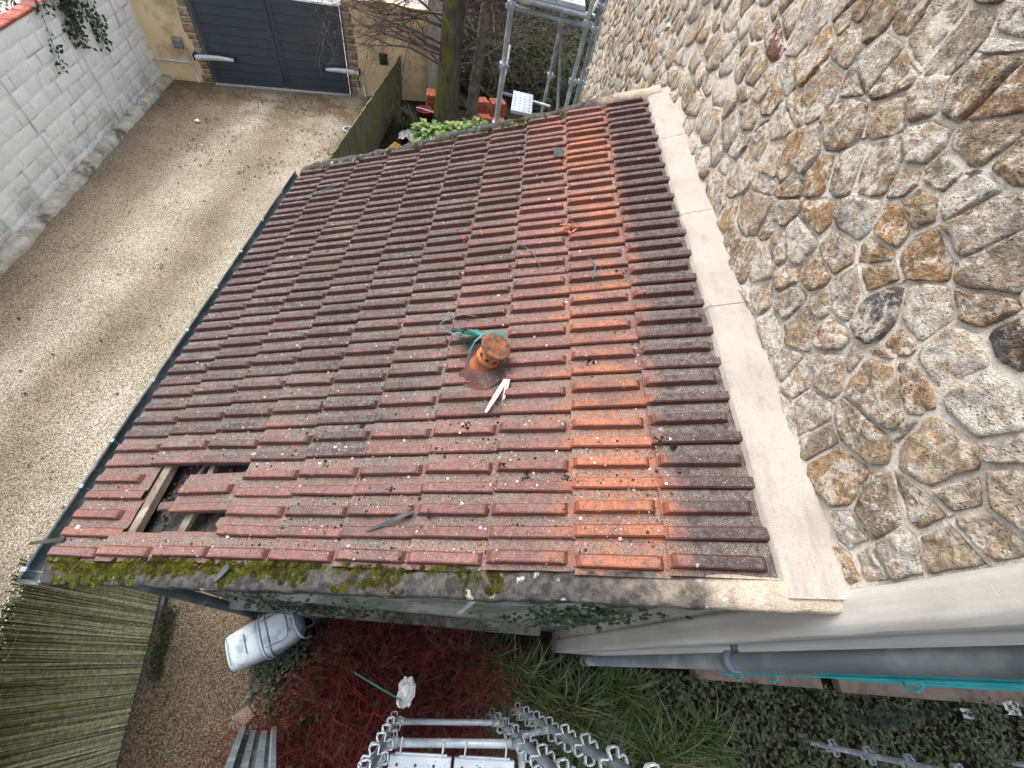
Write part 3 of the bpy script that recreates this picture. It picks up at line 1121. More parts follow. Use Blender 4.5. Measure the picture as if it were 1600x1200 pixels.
# gutter
GX, GZ2 = -3.495, -1.52
mb = MB()
R = .053
vs, fs = [], []
ny = 30
prof = []
for k in range(13):
    w = PI + PI * k / 12
    prof.append((R * math.cos(w), R * math.sin(w)))
prof = [(prof[0][0] - .004, .014)] + prof + [(R, .02)]
inner = [(x * .94, z * .94 + .001) for x, z in prof]
loop = prof + inner[::-1]
for j in range(ny + 1):
    y = -.235 + (4.05 + .235) * j / ny
    zf = .010 * (j / ny)
    for (x, z) in loop:
        vs.append(V(GX + x + .002 * fbm((y, 0, 0), 2), y, GZ2 + z + zf))
n = len(loop)
for j in range(ny):
    for k in range(n):
        q = (k + 1) % n
        fs.append((j * n + k, j * n + q, (j + 1) * n + q, (j + 1) * n + k))
mb.add(vs, fs)
gut = mb.build('gutter', MAT['gutter'], shed, True)
mb = MB()
mb.tube([(GX - R, -.235, GZ2 + .012), (GX - R, 1.9, GZ2 + .017), (GX - R, 4.05, GZ2 + .022)], .0085, 10)
mb.build('gutter_bead', MAT['gutter'], gut, True)
for yc in (-.19, .30, .62, 1.12, 1.62, 2.12, 2.62, 3.12, 3.62):
    mb = MB()
    pts = [(GX + (R + .004) * math.cos(PI + PI * k / 10), yc, GZ2 + .008 + (R + .004) * math.sin(PI + PI * k / 10)) for k in range(11)]
    mb.tube(pts, .006, 6)
    mb.box((GX - R - .018, yc - .012, GZ2 + .008), (GX - R + .014, yc + .012, GZ2 + .026))
    mb.build('gutter_bracket', MAT['galv_dull'], gut)
mb = MB()
vs = [V(GX + R * 1.06 * math.cos(PI + PI * k / 12), -.238, GZ2 + .016 + R * 1.06 * math.sin(PI + PI * k / 12)) for k in range(13)]
vs2 = [p + V(0, -.02, 0) for p in vs]
mb.add(vs + vs2, [tuple(range(13)), tuple(reversed(range(13, 26)))] + [(k, k + 1, k + 14, k + 13) for k in range(12)])
mb.build('gutter_end', MAT['galv'], gut)
# swan neck and downpipe of the outbuilding
mb = MB()
mb.tube([(GX + .02, -.10, GZ2 - .05), (GX + .03, -.13, GZ2 - .16), (-3.33, -.155, -1.86), (-3.19, -.165, -2.02), (-3.16, -.168, -2.2), (-3.15, -.168, -3.98)], .042, 16)
mb.build('downpipe', MAT['gutter'], shed, True)

# ridge tile style terracotta vent pushed through the roof
VM = Matrix.Translation(rp(1.262, .955, .03)) @ Matrix.Rotation(.30, 4, 'Y') @ Matrix.Rotation(-.03, 4, 'X')
mb = MB()
mb.lathe([(.078, -.05), (.070, .03), (.066, .085), (.072, .088), (.072, .105), (.066, .108), (.066, .18), (.064, .185)], 28, VM)
vent = mb.build('roof_vent', MAT['terracotta'], shed, True)
mb = MB()
mb.lathe([(.060, .180), (.082, .183), (.088, .192), (.086, .203), (.078, .206), (.05, .200), (.0, .197)], 28, VM)
mb.build('vent_cap', MAT['vent_cap'], vent, True)
for w in (-2.6, -1.9, -1.2, -.5):
    mb = MB()
    mb.tube([VM @ V(.0655 * math.cos(w), .0655 * math.sin(w), .136), VM @ V(.0675 * math.cos(w), .0675 * math.sin(w), .136)], .012, 10)
    mb.build('vent_hole', MAT['black'], vent)
mb = MB()
def collar(a, b):
    w = a * 2 * PI
    r = .055 + b * .10 + .012 * fbm((math.cos(w), math.sin(w), b), 2, 3)
    p = rp(1.255 - math.cos(w) * r, .945 + math.sin(w) * r * .95, .075 - b * .055 + .006 * fbm((w, b, 3), 3, 3))
    return p
mb.grid(collar, 32, 5)
o = mb.build('vent_collar', MAT['tile'], vent, True)
o.color = (.25, .05, .12, .45)

# ================================================================== WHITE BLOCK WALL ALONG THE DRIVE
LWA = V(-8.536, 4.249, GZ)
LWD = V(-.1392, .9903, 0)
LWN = V(.9903, .1392, 0)                       # towards the driveway
LWM = Matrix(((LWD.x, LWN.x, 0, LWA.x), (LWD.y, LWN.y, 0, LWA.y), (0, 0, 1, GZ), (0, 0, 0, 1)))   # local x along, y out, z up
LWM_R = LWM


def lw(s, o, z):
    return LWM @ V(s, o, z)


bw = thing('block_wall', lw(2.5, -.1, 0), 'long white painted block wall on the far side of the driveway', 'wall')
mb = MB()
mb.box((-4.5, -.2, -.02), (6.62, -.012, 2.0), M=LWM)
core = mb.build('wall_core', MAT['block_joint'], bw)
variants = []
for k in range(5):
    mb = MB()
    def bf(a, b, k=k):
        x, z = a * .386, b * .186
        ed = min(a, 1 - a) * 12
        ed = min(1, ed, min(b, 1 - b) * 8)
        return V(x, -.012 + .007 * min(1, ed * 1.6) + .003 * fbm((x, z, k * 3.1), 16, 3) * (ed > 0), z)
    mb.grid(lambda a, b: bf(a, b), 12, 6)
    variants.append(mb.mesh('block', MAT['block'], True))
for r in range(10):
    x = -4.4 - (.2 if r % 2 else 0) + .04 * (r % 3)
    while x < 6.2:
        put('block', variants[rnd.randrange(5)], core, mw=LWM @ Matrix.Translation((x + rnd.uniform(-.004, .004), rnd.uniform(-.003, .006), .007 + r * .2)))
        x += .4
for s_ in (5.62, 4.05, 2.05, .38, -1.6):
    mb = MB()
    mb.tube([lw(s_, .012, .02), lw(s_ + .004, .014, .7), lw(s_ - .003, .013, 1.4), lw(s_, .012, 1.99)], .010, 6)
    mb.build('cover_strip', MAT['block'], bw, True)
mb = MB()
mb.bbox((0, -.13, 0), (.196, .075, .045), .012)
cb = mb.mesh('coping_brick', MAT['brick'])
x = -4.4
while x < 5.2:
    put('coping_brick', cb, bw, mw=LWM @ Matrix.Translation((x, -.07 + rnd.uniform(-.004, .004), 2.002 + rnd.uniform(0, .003))) @ Matrix.Rotation(rnd.uniform(-.02, .02), 4, 'Z'))
    x += .204
# broken concrete footing along its base
mb = MB()
def kf(a, b):
    s_ = -4.5 + a * 11.15
    q = [(0.001, .11), (.07, .105), (.13, .09), (.165, .05), (.18, -.02)]
    i = min(int(round(b * 4)), 4)
    o, z = q[i]
    n1 = fbm((s_, 0, 0), 1.6, 4)
    n2 = fbm((s_, i, 3), 7, 4)
    k = 1 + .22 * n1
    return lw(s_, .002 + o * k + (.02 * n2 if i > 1 else 0), max(z * (1 + .5 * n1) + .018 * n2, .0 if i < 4 else -.02))
mb.grid(kf, 220, 4)
mb.build('footing', MAT['kerb'], bw, True)

# dark planting behind the wall and ivy hanging over it
mb = MB()
for k in range(1500):
    s_ = rnd.uniform(-2, 6)
    p = lw(s_, -.35 - rnd.random() ** 2 * 1.2, 1.2 + rnd.uniform(0, .95))
    mb.leaf(p, (rnd.uniform(-1, 1), rnd.uniform(-1, 1), rnd.uniform(-.2, .6)), (0, 0, 1), rnd.uniform(.06, .12), .06, tuple(x * rnd.uniform(.6, 1.3) for x in (.035, .055, .02)))
mb.build('shrubbery', MAT['leaf_dull'], kind='stuff', label='dark leafy shrubbery behind the white block wall', cat='shrubs')
ivy = thing('ivy', lw(4.2, 0, 2.0), 'ivy trailing over the top of the white block wall', 'ivy')
ml, ms = MB(), MB()
for k in range(11):
    s0 = rnd.uniform(3.7, 5.0)
    ln = rnd.uniform(.15, .75) if k > 3 else rnd.uniform(.6, .95)
    pts = []
    for i in range(9):
        f = i / 8
        pts.append(lw(s0 + .25 * f * math.sin(k) - .3 * f, .05 + .05 * math.sin(k * 2 + i) * f, 2.05 - ln * f + .12 * (1 - f) * math.sin(f * 9)))
    ms.tube(pts, .004, 5)
    for p in pts:
        for q in range(6 if k < 12 else 4):
            dd = V(rnd.uniform(-1, 1), rnd.uniform(-1, 1), rnd.uniform(-.8, .4))
            ml.leaf(p + dd * .05, dd, LWN, rnd.uniform(.05, .09), .06, tuple(x * rnd.uniform(.7, 1.5) for x in (.03, .05, .025)))
for k in range(420):
    p = lw(rnd.gauss(4.5, .45), rnd.uniform(-.15, .16), 2.06 + rnd.uniform(-.12, .2))
    ml.leaf(p, (rnd.uniform(-1, 1), rnd.uniform(-1, 1), rnd.uniform(-.6, .6)), (0, 0, 1), rnd.uniform(.05, .09), .06, tuple(x * rnd.uniform(.7, 1.5) for x in (.03, .052, .022)))
ml.build('leaves', MAT['leaf'], ivy, kind='stuff')
ms.build('stems', MAT['twig'], ivy)

# ================================================================== GATE AND ITS WALLS
GB = V(-8.399, 10.834, GZ)
GD = V(math.cos(.2931), math.sin(.2931), 0)
GN = V(math.sin(.2931), -math.cos(.2931), 0)      # towards the camera side
GM = Matrix(((GD.x, GN.x, 0, GB.x), (GD.y, GN.y, 0, GB.y), (0, 0, 1, GZ), (0, 0, 0, 1)))
gate = thing('driveway_gate', GM @ V(1.55, 0, 0), 'anthracite double gate of horizontal boards closing the driveway', 'gate')
for (x0, x1) in ((.015, 1.545), (1.56, 3.085)):
    mb = MB()
    mb.box((x0, -.025, .03), (x0 + .09, .03, 1.80), M=GM)
    mb.box((x1 - .09, -.025, .03), (x1, .03, 1.80), M=GM)
    mb.box((x0 + .09, -.025, .03), (x1 - .09, .028, .13), M=GM)
    mb.box((x0 + .09, -.025, 1.71), (x1 - .09, .028, 1.80), M=GM)
    leafp = mb.build('gate_leaf', MAT['anthracite'], gate)
    mb = MB()
    mb.box((x0 + .092, -.022, .131), (x1 - .092, -.0125, 1.709), M=GM)
    mb.build('edge_light_backing', MAT['pvc_grey'], leafp)  # added to close the board gaps; paler tone paints light on board edges
    for k in range(9):
        mb = MB()
        z0 = .132 + k * .1753
        mb.box((x0 + .091, -.012, z0), (x1 - .091, .012, z0 + .168), M=GM)
        mb.build('board', MAT['anthracite'], leafp)
mb = MB()
for (x0, x1) in ((-.03, .0), (3.10, 3.135)):
    mb = MB()
    mb.box((x0, -.04, 0), (x1, .04, 1.84), M=GM)
    mb.build('gate_post', MAT['anthracite'], gate)
mb = MB()
mb.box((1.3, -.06, 1.815), (3.1, .0, 1.83), M=GM)
mb.build('top_strip', MAT['galv'], gate)
mb = MB()
mb.box((.0, -.12, .0), (3.1, .10, .022), M=GM)
mb.build('threshold', MAT['concrete'], gate)
mb = MB()
mb.box((1.52, -.04, .03), (1.585, -.0255, 1.80), M=GM)
mb.build('meeting_stile', MAT['anthracite'], gate)
for (x0, x1, nm) in ((-.20, .58, 0), (3.36, 2.58, 1)):
    mb = MB()
    n = 14
    vs, fs = [], []
    for i in range(n + 1):
        f = i / n
        x = x0 + (x1 - x0) * f
        y = .16 - .05 * f
        h = .048 * (1 - .5 * f ** 2) * (.75 if i in (0, n) else 1)
        z = .565 + .02 * math.sin(f * PI)
        for (dy, dz) in ((-.03, -h), (.035, -h), (.04, h * .4), (.02, h), (-.03, h)):
            vs.append(GM @ V(x, y + dy, z + dz))
    for i in range(n):
        for k in range(5):
            j = (k + 1) % 5
            fs.append((i * 5 + k, i * 5 + j, (i + 1) * 5 + j, (i + 1) * 5 + k))
    fs += [(0, 1, 2, 3, 4), tuple(n * 5 + k for k in (4, 3, 2, 1, 0))]
    mb.add(vs, fs)
    arm = mb.build('opener_arm', MAT['alu'], gate, True)
    mb = MB()
    sg = 1 if x1 > x0 else -1
    mb.box((min(x1, x1 + .05 * sg), .03, .53), (max(x1, x1 + .05 * sg), .13, .60), M=GM)
    mb.build('arm_mount', MAT['black'], arm)
    mb = MB()
    mb.box((min(x0, x0 - .04 * sg), .0, .51), (max(x0, x0 - .04 * sg), .18, .62), M=GM)
    mb.build('arm_mount', MAT['black'], arm)

wl_ = thing('left_gate_wall', GM @ V(-.6, -.1, 0), 'yellow rendered wall on the left of the gate, meeting the block wall', 'wall')
mb = MB()
mb.box((-1.35, -.25, -.01), (-.03, .0, 2.6), M=GM)
mb.build('rendered_wall', MAT['render'], wl_)
wr_ = thing('right_gate_wall', GM @ V(4.1, -.1, 0), 'yellow rendered wall on the right of the gate behind bare branches', 'wall')
mb = MB()
mb.box((3.135, -.25, -.01), (5.1, .0, 1.92), M=GM)
mb.box((3.12, -.28, 1.92), (5.1, .04, 1.97), M=GM)
mb.build('rendered_wall', MAT['render'], wr_)
mb = MB()
mb.box((5.1, -.6, -.01), (5.45, .1, 2.6), M=GM)
mb.build('pier', MAT['concrete'], wr_)
for (par, xa, xb, zt) in ((wl_, -.29, -.035, 2.5), (wr_, 3.14, 3.40, 1.9)):
    z = .0
    while z < zt - .1:
        h = rnd.uniform(.10, .19)
        w = rnd.uniform(.14, .25)
        mb = MB()
        if par is wl_:
            x1, x0 = xb, xb - w
        else:
            x0, x1 = xa, xa + w
        def qf(a, b):
            e = min(a, 1 - a, b, 1 - b)
            return GM @ V(x0 + (x1 - x0) * a, .002 + min(1, e * 6) * (.03 + .014 * fbm((a * 2, b * 2, z * 7), 2, 3)), z + .012 + (h - .022) * b)
        mb.grid(qf, 6, 5)
        mb.build('quoin', MAT['quoin'], par, True)
        z += h
# conduits, meter box and lamp on the two walls
mb = MB()
mb.tube([GM @ V(-1.02, .03, .42), GM @ V(-.34, .03, .40)], .022, 8)
mb.tube([GM @ V(-.36, .03, .70), GM @ V(-.345, .03, .0)], .02, 8)
mb.build('conduit', MAT['white_pvc'], wl_, True)
mb = MB()
mb.bbox((-.09, -.09, 0), (.09, .09, .12), .03, M=GM @ Matrix.Translation((-.45, .06, .80)) @ Matrix.Rotation(-PI / 2, 4, 'X'))
mb.build('junction_box', MAT['pvc_grey'], wl_)
mb = MB()
mb.tube([GM @ V(3.30, .05, .52), GM @ V(3.31, .05, 0)], .016, 8)
mb.tube([GM @ V(3.32, .045, .50), GM @ V(3.44, .045, .49), GM @ V(3.46, .045, .46), GM @ V(3.47, .045, 0)], .02, 8)
mb.build('conduit', MAT['white_pvc'], wr_, True)
mb = MB()
mb.bbox((-.10, -.12, 0), (.10, .12, .04), .01, M=GM @ Matrix.Translation((4.0, .0, .88)) @ Matrix.Rotation(-PI / 2, 4, 'X'))
mb.build('letter_box', MAT['black'], wr_)

# ================================================================== MOSSY FENCE
fen = thing('mossy_fence', (-4.17, 9.0, GZ), 'algae covered vertical board fence between driveway and garden', 'fence')
y = 4.5
bvar = []
for k in range(4):
    mb = MB()
    def ff(a, b, k=k):
        return V(.012 - .004 * abs(b - .5) * 4 + .003 * fbm((a * 3, b, k), 2, 3), b * .118, a)
    mb.grid(ff, 8, 4)
    mb.grid(lambda a, b: ff(a, 1 - b) - V(.024, 0, 0), 8, 4)
    mb.add([V(-.012, 0, 1), V(.012, 0, 1), V(.012, .118, 1), V(-.012, .118, 1)], [(0, 1, 2, 3)])
    bvar.append(mb.mesh('fence_board', MAT['board']))
while y < 13.3:
    top = -2.70 - (y - 5) * .043 + rnd.uniform(-.015, .012)
    o = put('fence_board', bvar[rnd.randrange(4)], fen, mw=Matrix.Translation((-4.17 + rnd.uniform(-.004, .004), y, GZ)) @ Matrix.Diagonal((1, 1, top - GZ, 1)))
    y += .122
for yy in (5.2, 7.4, 9.6, 11.8):
    mb = MB()
    mb.box((-4.27, yy, GZ), (-4.185, yy + .08, -2.85 - (yy - 5) * .043))
    mb.build('fence_post', MAT['board'], fen)
mb = MB()
mb.box((-4.9, 12.40, GZ), (-4.83, 12.47, GZ + .42))
mb.box((-4.91, 12.39, GZ + .42), (-4.82, 12.48, GZ + .44))
mb.build('bollard', MAT['black'], label='short black post standing before the yellow wall at the fence', cat='post')
buc = thing('bucket', (-4.80, 9.45, GZ), 'small grey bucket standing on the drive against the mossy fence', 'bucket')
mb = MB()
mb.lathe([(.085, 0), (.11, .26), (.12, .265), (.12, .285), (.105, .285), (.095, .12), (.0, .12)], 20, Matrix.Translation((-4.80, 9.45, GZ)))
mb.build('bucket_body', MAT['grey_dark_pl'], buc, True)
mb = MB()
mb.tube([(-4.80 + .118 * math.cos(k * PI / 12), 9.45 + .118 * math.sin(k * PI / 12), GZ + .288) for k in range(25)], .012, 8, cap=False)
mb.build('bucket_rim', MAT['alu'], buc, True)

# ================================================================== BACK GARDEN
def branchy(mb, p, d, L, r, lev, wig=.35, droop=0.0, kids=4, col=None):
    pts, rs = [Vector(p)], [r]
    d = Vector(d).normalized()
    n = 5 if lev > 0 else 4
    for i in range(n):
        d = (d + V(rnd.gauss(0, wig), rnd.gauss(0, wig), rnd.gauss(0, wig) - droop) * .35).normalized()
        pts.append(pts[-1] + d * (L / n))
        rs.append(r * (1 - .8 * (i + 1) / n))
    mb.tube(pts, rs, 5 if r > .02 else 3, col, False)
    if lev > 0:
        for k in range(kids):
            i = rnd.randint(1, n)
            a = Vector((rnd.gauss(0, 1), rnd.gauss(0, 1), rnd.gauss(0, .7)))
            dd = (d * .9 + a.normalized() * .9).normalized()
            branchy(mb, pts[i], dd, L * rnd.uniform(.45, .75), max(rs[i] * .62, .0045), lev - 1, wig, droop, kids, col)


def trunk(mb, pts, rs, n=16, rough=.12):
    vs, fs = [], []
    m = len(pts)
    for i, (p, r) in enumerate(zip(pts, rs)):
        for k in range(n):
            w = 2 * PI * k / n
            rr = r * (1 + rough * fbm((math.cos(w), math.sin(w), p[2] * .8), 1.6, 4))
            vs.append(V(p[0] + rr * math.cos(w), p[1] + rr * math.sin(w), p[2]))
    for i in range(m - 1):
        for k in range(n):
            j = (k + 1) % n
            fs.append((i * n + k, i * n + j, (i + 1) * n + j, (i + 1) * n + k))
    mb.add(vs, fs)


def interp_pts(pts, n):
    out = []
    for i in range(n + 1):
        f = i / n * (len(pts) - 1)
        k = min(int(f), len(pts) - 2)
        out.append(tuple(pts[k][q] + (pts[k + 1][q] - pts[k][q]) * (f - k) for q in range(len(pts[0]))))
    return out


tree = thing('garden_tree', (-2.85, 11.2, GZ), 'thick mossy tree trunk with bare twiggy branches behind the roof', 'tree')
mb = MB()
pr = interp_pts([(-2.85, 11.2, GZ, .40), (-2.84, 11.2, -3.5, .29), (-2.78, 11.15, -2.2, .25), (-2.70, 11.1, -1.0, .24), (-2.45, 11.0, .6, .22), (-2.4, 10.9, 2.2, .18)], 36)
trunk(mb, [p[:3] for p in pr], [p[3] for p in pr], 20)
mb.build('trunk', MAT['bark'], tree, True)
mb = MB()
for k in range(15):
    z = rnd.uniform(-2.7, -1.0)
    branchy(mb, (-2.95, 11.1, z), (-1, rnd.uniform(-.6, .1), rnd.uniform(.05, .5)), rnd.uniform(1.6, 2.3), .035, 3, .5, .06, 4)
for k in range(7):
    z = rnd.uniform(-2.8, -.8)
    branchy(mb, (-2.6, 11.1, z), (1, rnd.uniform(-.2, .9), rnd.uniform(.0, .6)), rnd.uniform(1.4, 2.2), .03, 3, .6, .12, 4)
mb.build('branches', MAT['twig'], tree)
tr2 = thing('leaning_tree', (-1.95, 11.6, GZ), 'slender grey trunk standing beside the mossy tree', 'tree')
mb = MB()
pr = interp_pts([(-2.22, 11.35, GZ, .15), (-2.18, 11.4, -2.8, .12), (-2.08, 11.4, -1.5, .11), (-1.75, 11.6, .0, .10), (-1.55, 11.8, 1.8, .08)], 24)
trunk(mb, [p[:3] for p in pr], [p[3] for p in pr], 14, .2)
mb.build('trunk', MAT['bark_grey'], tr2, True)
mb = MB()
for k in range(9):
    z = rnd.uniform(-2.4, -.3)
    branchy(mb, (-1.85, 11.5, z), (rnd.uniform(-.3, 1), rnd.uniform(-.2, .9), rnd.uniform(-.1, .8)), rnd.uniform(1.2, 2.0), .022, 3, .6, .2, 4)
mb.build('branches', MAT['twig'], tr2)

# the dark overgrown bank behind
mb = MB()
for k in range(26000):
    x = rnd.uniform(-3.9, 2.2)
    yb = 13.0 + rnd.random() * 5.5
    h = -3.9 + (yb - 13.0) * .55 + rnd.uniform(0, .5) + .5 * fbm((x, yb, 0), .9, 3)
    gr = rnd.random()
    f = max(0, min(1, .5 + .8 * fbm((x, yb, 3), .8, 3) + (x + .8) * .22))
    c = (.025 + .025 * f, .030 + .05 * f, .016 + .012 * f)
    k_ = rnd.uniform(.4, 1.5)
    mb.leaf((x, yb, h), (rnd.uniform(-1, 1), rnd.uniform(-1, .4), rnd.uniform(-.4, .7)), (0, -.4, 1), rnd.uniform(.07, .15), rnd.uniform(.05, .09), tuple(q * k_ for q in c))
mb.build('overgrown_bank', MAT['leaf_dull'], label='dark overgrown bank of ivy and brambles behind the tree', cat='undergrowth', kind='stuff')
mb = MB()
for k in range(260):
    x = rnd.uniform(-3.6, .6)
    y = rnd.uniform(12.2, 14.5)
    branchy(mb, (x, y, -3.9 + rnd.uniform(.2, 2.6)), (rnd.uniform(-1, 1), rnd.uniform(-.6, .3), rnd.uniform(-1, .9)), rnd.uniform(.7, 1.6), .008, 1, .6, .25, 3)
mb.build('brambles', MAT['twig'], label='tangle of dry hanging stems in front of the dark bank', cat='brambles', kind='stuff')
bk = MB()
def bank(a, b):
    x, y = -4.1 + a * 7, 12.3 + b * 8
    return V(x, y, -4.02 + max(0, y - 12.9) * .55 + .25 * fbm((x, y, 0), .9, 3))
bk.grid(bank, 20, 20)
bk.build('bank', MAT['soil'], kind='structure')

# bright leafy plants just behind the roof
for (cx, cy, n, lab) in ((-2.98, 9.75, 95, 'bright green broad leaved plant nearest the mossy fence'),
                         (-2.42, 9.95, 110, 'bright green broad leaved plant at the foot of the mossy tree'),
                         (-1.92, 10.35, 90, 'bright green broad leaved plant next to the scaffold pole')):
    e = thing('leafy_plant', (cx, cy, GZ), lab, 'plant', 'broad leaved plants behind the roof')
    ml, ms = MB(), MB()
    for k in range(int(n * 1.7)):
        w = rnd.uniform(0, 2 * PI)
        r = rnd.random() ** .5 * .40
        h = .55 - .30 * r + rnd.uniform(-.14, .08)
        p = V(cx + r * math.cos(w), cy + r * math.sin(w), GZ + h)
        d = V(math.cos(w + rnd.uniform(-.6, .6)), math.sin(w + rnd.uniform(-.6, .6)), rnd.uniform(-.15, .55))
        c = rnd.choice([(.26, .44, .10), (.34, .50, .14), (.17, .31, .08), (.42, .54, .18), (.12, .22, .06)])
        L = rnd.uniform(.12, .19)
        ml.leaf(p, d, (0, 0, 1), L, L * .72, tuple(x * rnd.uniform(.8, 1.15) for x in c), .35)
        if k % 2 == 0:
            ms.tube([(cx + r * .3 * math.cos(w), cy + r * .3 * math.sin(w), GZ), p], .006, 4, (.2, .3, .08))
    ml.build('leaves', MAT['leaf'], e, True)
    ms.build('stems', MAT['leaf'], e)


def tile_stack(name, x, y, w, d, n, lab, rz, tilt=0):
    e = thing(name, (x, y, GZ), lab, 'tile stack', 'stacks of clay roof tiles in the garden')
    mb = MB()
    mb.bbox((-w / 2, -d / 2, 0), (w / 2, d / 2, .024), .006)
    for q in (-.25, .2):
        mb.bbox((q * w - .02, -d / 2 + .02, .024), (q * w + .025, d / 2 - .02, .040), .008)
    me = mb.mesh('roof_tile', MAT['newtile'])
    for k in range(n):
        put('stacked_tile', me, e, mw=Matrix.Translation((x + rnd.uniform(-.012, .012), y + rnd.uniform(-.012, .012), GZ + .10 + k * .043)) @ Matrix.Rotation(rz + rnd.uniform(-.03, .03), 4, 'Z'))
    mb = MB()
    for q in (-.4, .4):
        mb.box((-w / 2, q * d - .04, 0), (w / 2, q * d + .04, .098), M=Matrix.Translation((x, y, GZ)) @ Matrix.Rotation(rz, 4, 'Z'))
    mb.build('pallet_block', MAT['old_wood'], e)


tile_stack('tile_stack', -3.26, 11.45, .26, .42, 12, 'tall stack of red clay tiles left of the mossy trunk', .15)
tile_stack('tile_stack', -2.02, 11.75, .40, .30, 11, 'stack of orange clay tiles right behind the mossy tree, left one of the pair', .45)
tile_stack('tile_stack', -1.58, 11.90, .40, .32, 11, 'stack of orange clay tiles, right one of the pair, topped with a bright tile', .35)
tile_stack('tile_stack', -1.88, 11.38, .36, .28, 6, 'low stack of clay tiles in front of the orange pair', .3)
tile_stack('tile_stack', -1.50, 11.45, .34, .28, 5, 'low stack of clay tiles beside the scaffold pole', .3)
tile_stack('tile_stack', -1.18, 11.35, .34, .28, 3, 'few loose clay tiles piled low behind the scaffold pole', .8)

pg = thing('potted_grass', (-3.72, 10.35, GZ), 'tufted grass in a pot standing against the mossy fence', 'plant')
mb = MB()
mb.lathe([(.11, 0), (.15, .26), (.165, .27), (.165, .30), (.14, .30), (.0, .28)], 20, Matrix.Translation((-3.72, 10.35, GZ)))
mb.build('pot', MAT['black'], pg, True)
mb = MB()
for k in range(520):
    w = rnd.uniform(0, 2 * PI)
    e_ = rnd.uniform(.15, 1.5)
    d = V(math.cos(w) * math.sin(e_), math.sin(w) * math.sin(e_), math.cos(e_))
    mb.blade(V(-3.72, 10.35, GZ + .30) + d * .03, d, rnd.uniform(.2, .36), .010, .9, rnd.choice([(.085, .085, .035), (.12, .11, .05), (.06, .065, .028), (.16, .14, .08)]), 3)
mb.build('blades', MAT['leaf_dull'], pg)
ps = MB()
def plast(a, b):
    x, y = -3.78 + a * .42, 9.72 + b * .42
    return V(x + .03 * fbm((a, b, 1), 3), y + .03 * fbm((a, b, 4), 3), GZ + .10 + .12 * abs(fbm((a, b, 0), 2.6, 4)) + .1 * (1 - abs(a - .5) * 2))
ps.grid(plast, 14, 14)
ps.build('plastic_sheet', MAT['paper'], label='crumpled white plastic sheet below the potted grass', cat='sheet')
mb = MB()
mb.bbox((-.05, -.32, 0), (.05, .32, .10), .02, M=Matrix.Translation((-3.86, 9.35, GZ + .02)) @ Matrix.Rotation(-.25, 4, 'Z'))
mb.bbox((.055, -.30, 0), (.13, .30, .09), .02, M=Matrix.Translation((-3.86, 9.35, GZ + .02)) @ Matrix.Rotation(-.25, 4, 'Z'))
mb.build('yellow_trough', MAT['yellow'], label='yellow plastic profile lying at the foot of the mossy fence', cat='profile')
rb = thing('flower_pot', (-3.35, 11.0, GZ), 'dark red plastic tub between the potted grass and the tile stack', 'tub')
mb = MB()
mb.lathe([(.14, 0), (.19, .34), (.205, .345), (.205, .37), (.185, .37), (.16, .1), (0, .1)], 22, Matrix.Translation((-3.35, 11.0, GZ)))
mb.build('tub_body', MAT['maroon'], rb, True)
mb = MB()
mb.tube([(-3.56, 11.0, GZ + .37), (-3.4, 10.9, GZ + .41), (-3.1, 10.85, GZ + .40)], .012, 6)
mb.build('tub_handle', MAT['white_pvc'], rb, True)


# ------------------------------------------------ scaffold behind the roof
def coupler(mb, p, s=.05):
    mb.box((-s, -s * .9, -s * .6), (s, s * .9, s * .6), M=Matrix.Translation(p))
    mb.tube([Vector(p) + V(s, 0, 0), Vector(p) + V(s * 1.7, 0, 0)], s * .28, 6)
    mb.tube([Vector(p) + V(0, -s, s * .2), Vector(p) + V(0, -s * 1.5, s * .2)], s * .25, 6)


sb = thing('rear_scaffold', (-1.0, 6.0, GZ), 'galvanised tube scaffold standing behind the rear edge of the roof', 'scaffold')
for (x, y, r, zt, m_) in ((-1.385, 5.2, .0242, 2.2, 'galv'), (-1.375, 5.42, .0225, 2.2, 'galv'), (-.565, 5.2, .0242, 2.2, 'galv'), (-.71, 7.0, .0242, 2.0, 'galv_dull'), (-.23, 7.0, .0242, 2.0, 'galv_dull'), (-.12, 7.6, .0225, 2.0, 'galv_dull')):
    mb = MB()
    mb.tube([(x, y, GZ), (x, y, zt)], r, 12)
    st = mb.build('standard', MAT[m_], sb, True)
    for zc in ((-1.05, -.42, .12) if y < 6 else (-1.6, -1.0, -.35, -.1)):
        if y == 5.42:
            continue
        mb = MB()
        coupler(mb, (x, y, zc), .043)
        mb.build('coupler', MAT['galv'], st)
def led(a, b, r=.0242, m_='galv'):
    mb = MB()
    mb.tube([a, b], r, 12)
    return mb.build('ledger', MAT[m_], sb, True)
led((-1.45, 5.24, .17), (-.50, 5.24, .17), .03)
led((-1.45, 5.40, .05), (-.50, 5.40, .05))
led((-1.45, 6.36, -1.13), (-.66, 6.36, -1.17), .02)
led((-.52, 6.2, -1.3), (-.745, 6.2, -.2), .02, 'galv_dull')
led((-1.385, 5.24, -.95), (-1.385, 7.6, -.95))
led((-.565, 5.24, .12), (-.23, 7.0, .12), .02, 'galv_dull')
for (x0, x1) in ((-1.25, -.93), (-.925, -.62)):
    mb = MB()
    mb.bbox((x0, 5.22, .20), (x1, 7.4, .245), .006)
    dk = mb.build('deck_plank', MAT['deck'], sb)
    hb = MB()
    for i in range(3):
        for j in range(8):
            hb.tube([(x0 + .08 + i * .08, 5.3 + j * .1, .2451), (x0 + .08 + i * .08, 5.3 + j * .1, .2465)], .012, 8)
    hb.build('perforation', MAT['black'], dk)
mb = MB()
mb.bbox((-1.22, 5.72, -1.10), (-.93, 6.34, -1.06), .006)
dk = mb.build('deck_plank', MAT['deck'], sb)
hb = MB()
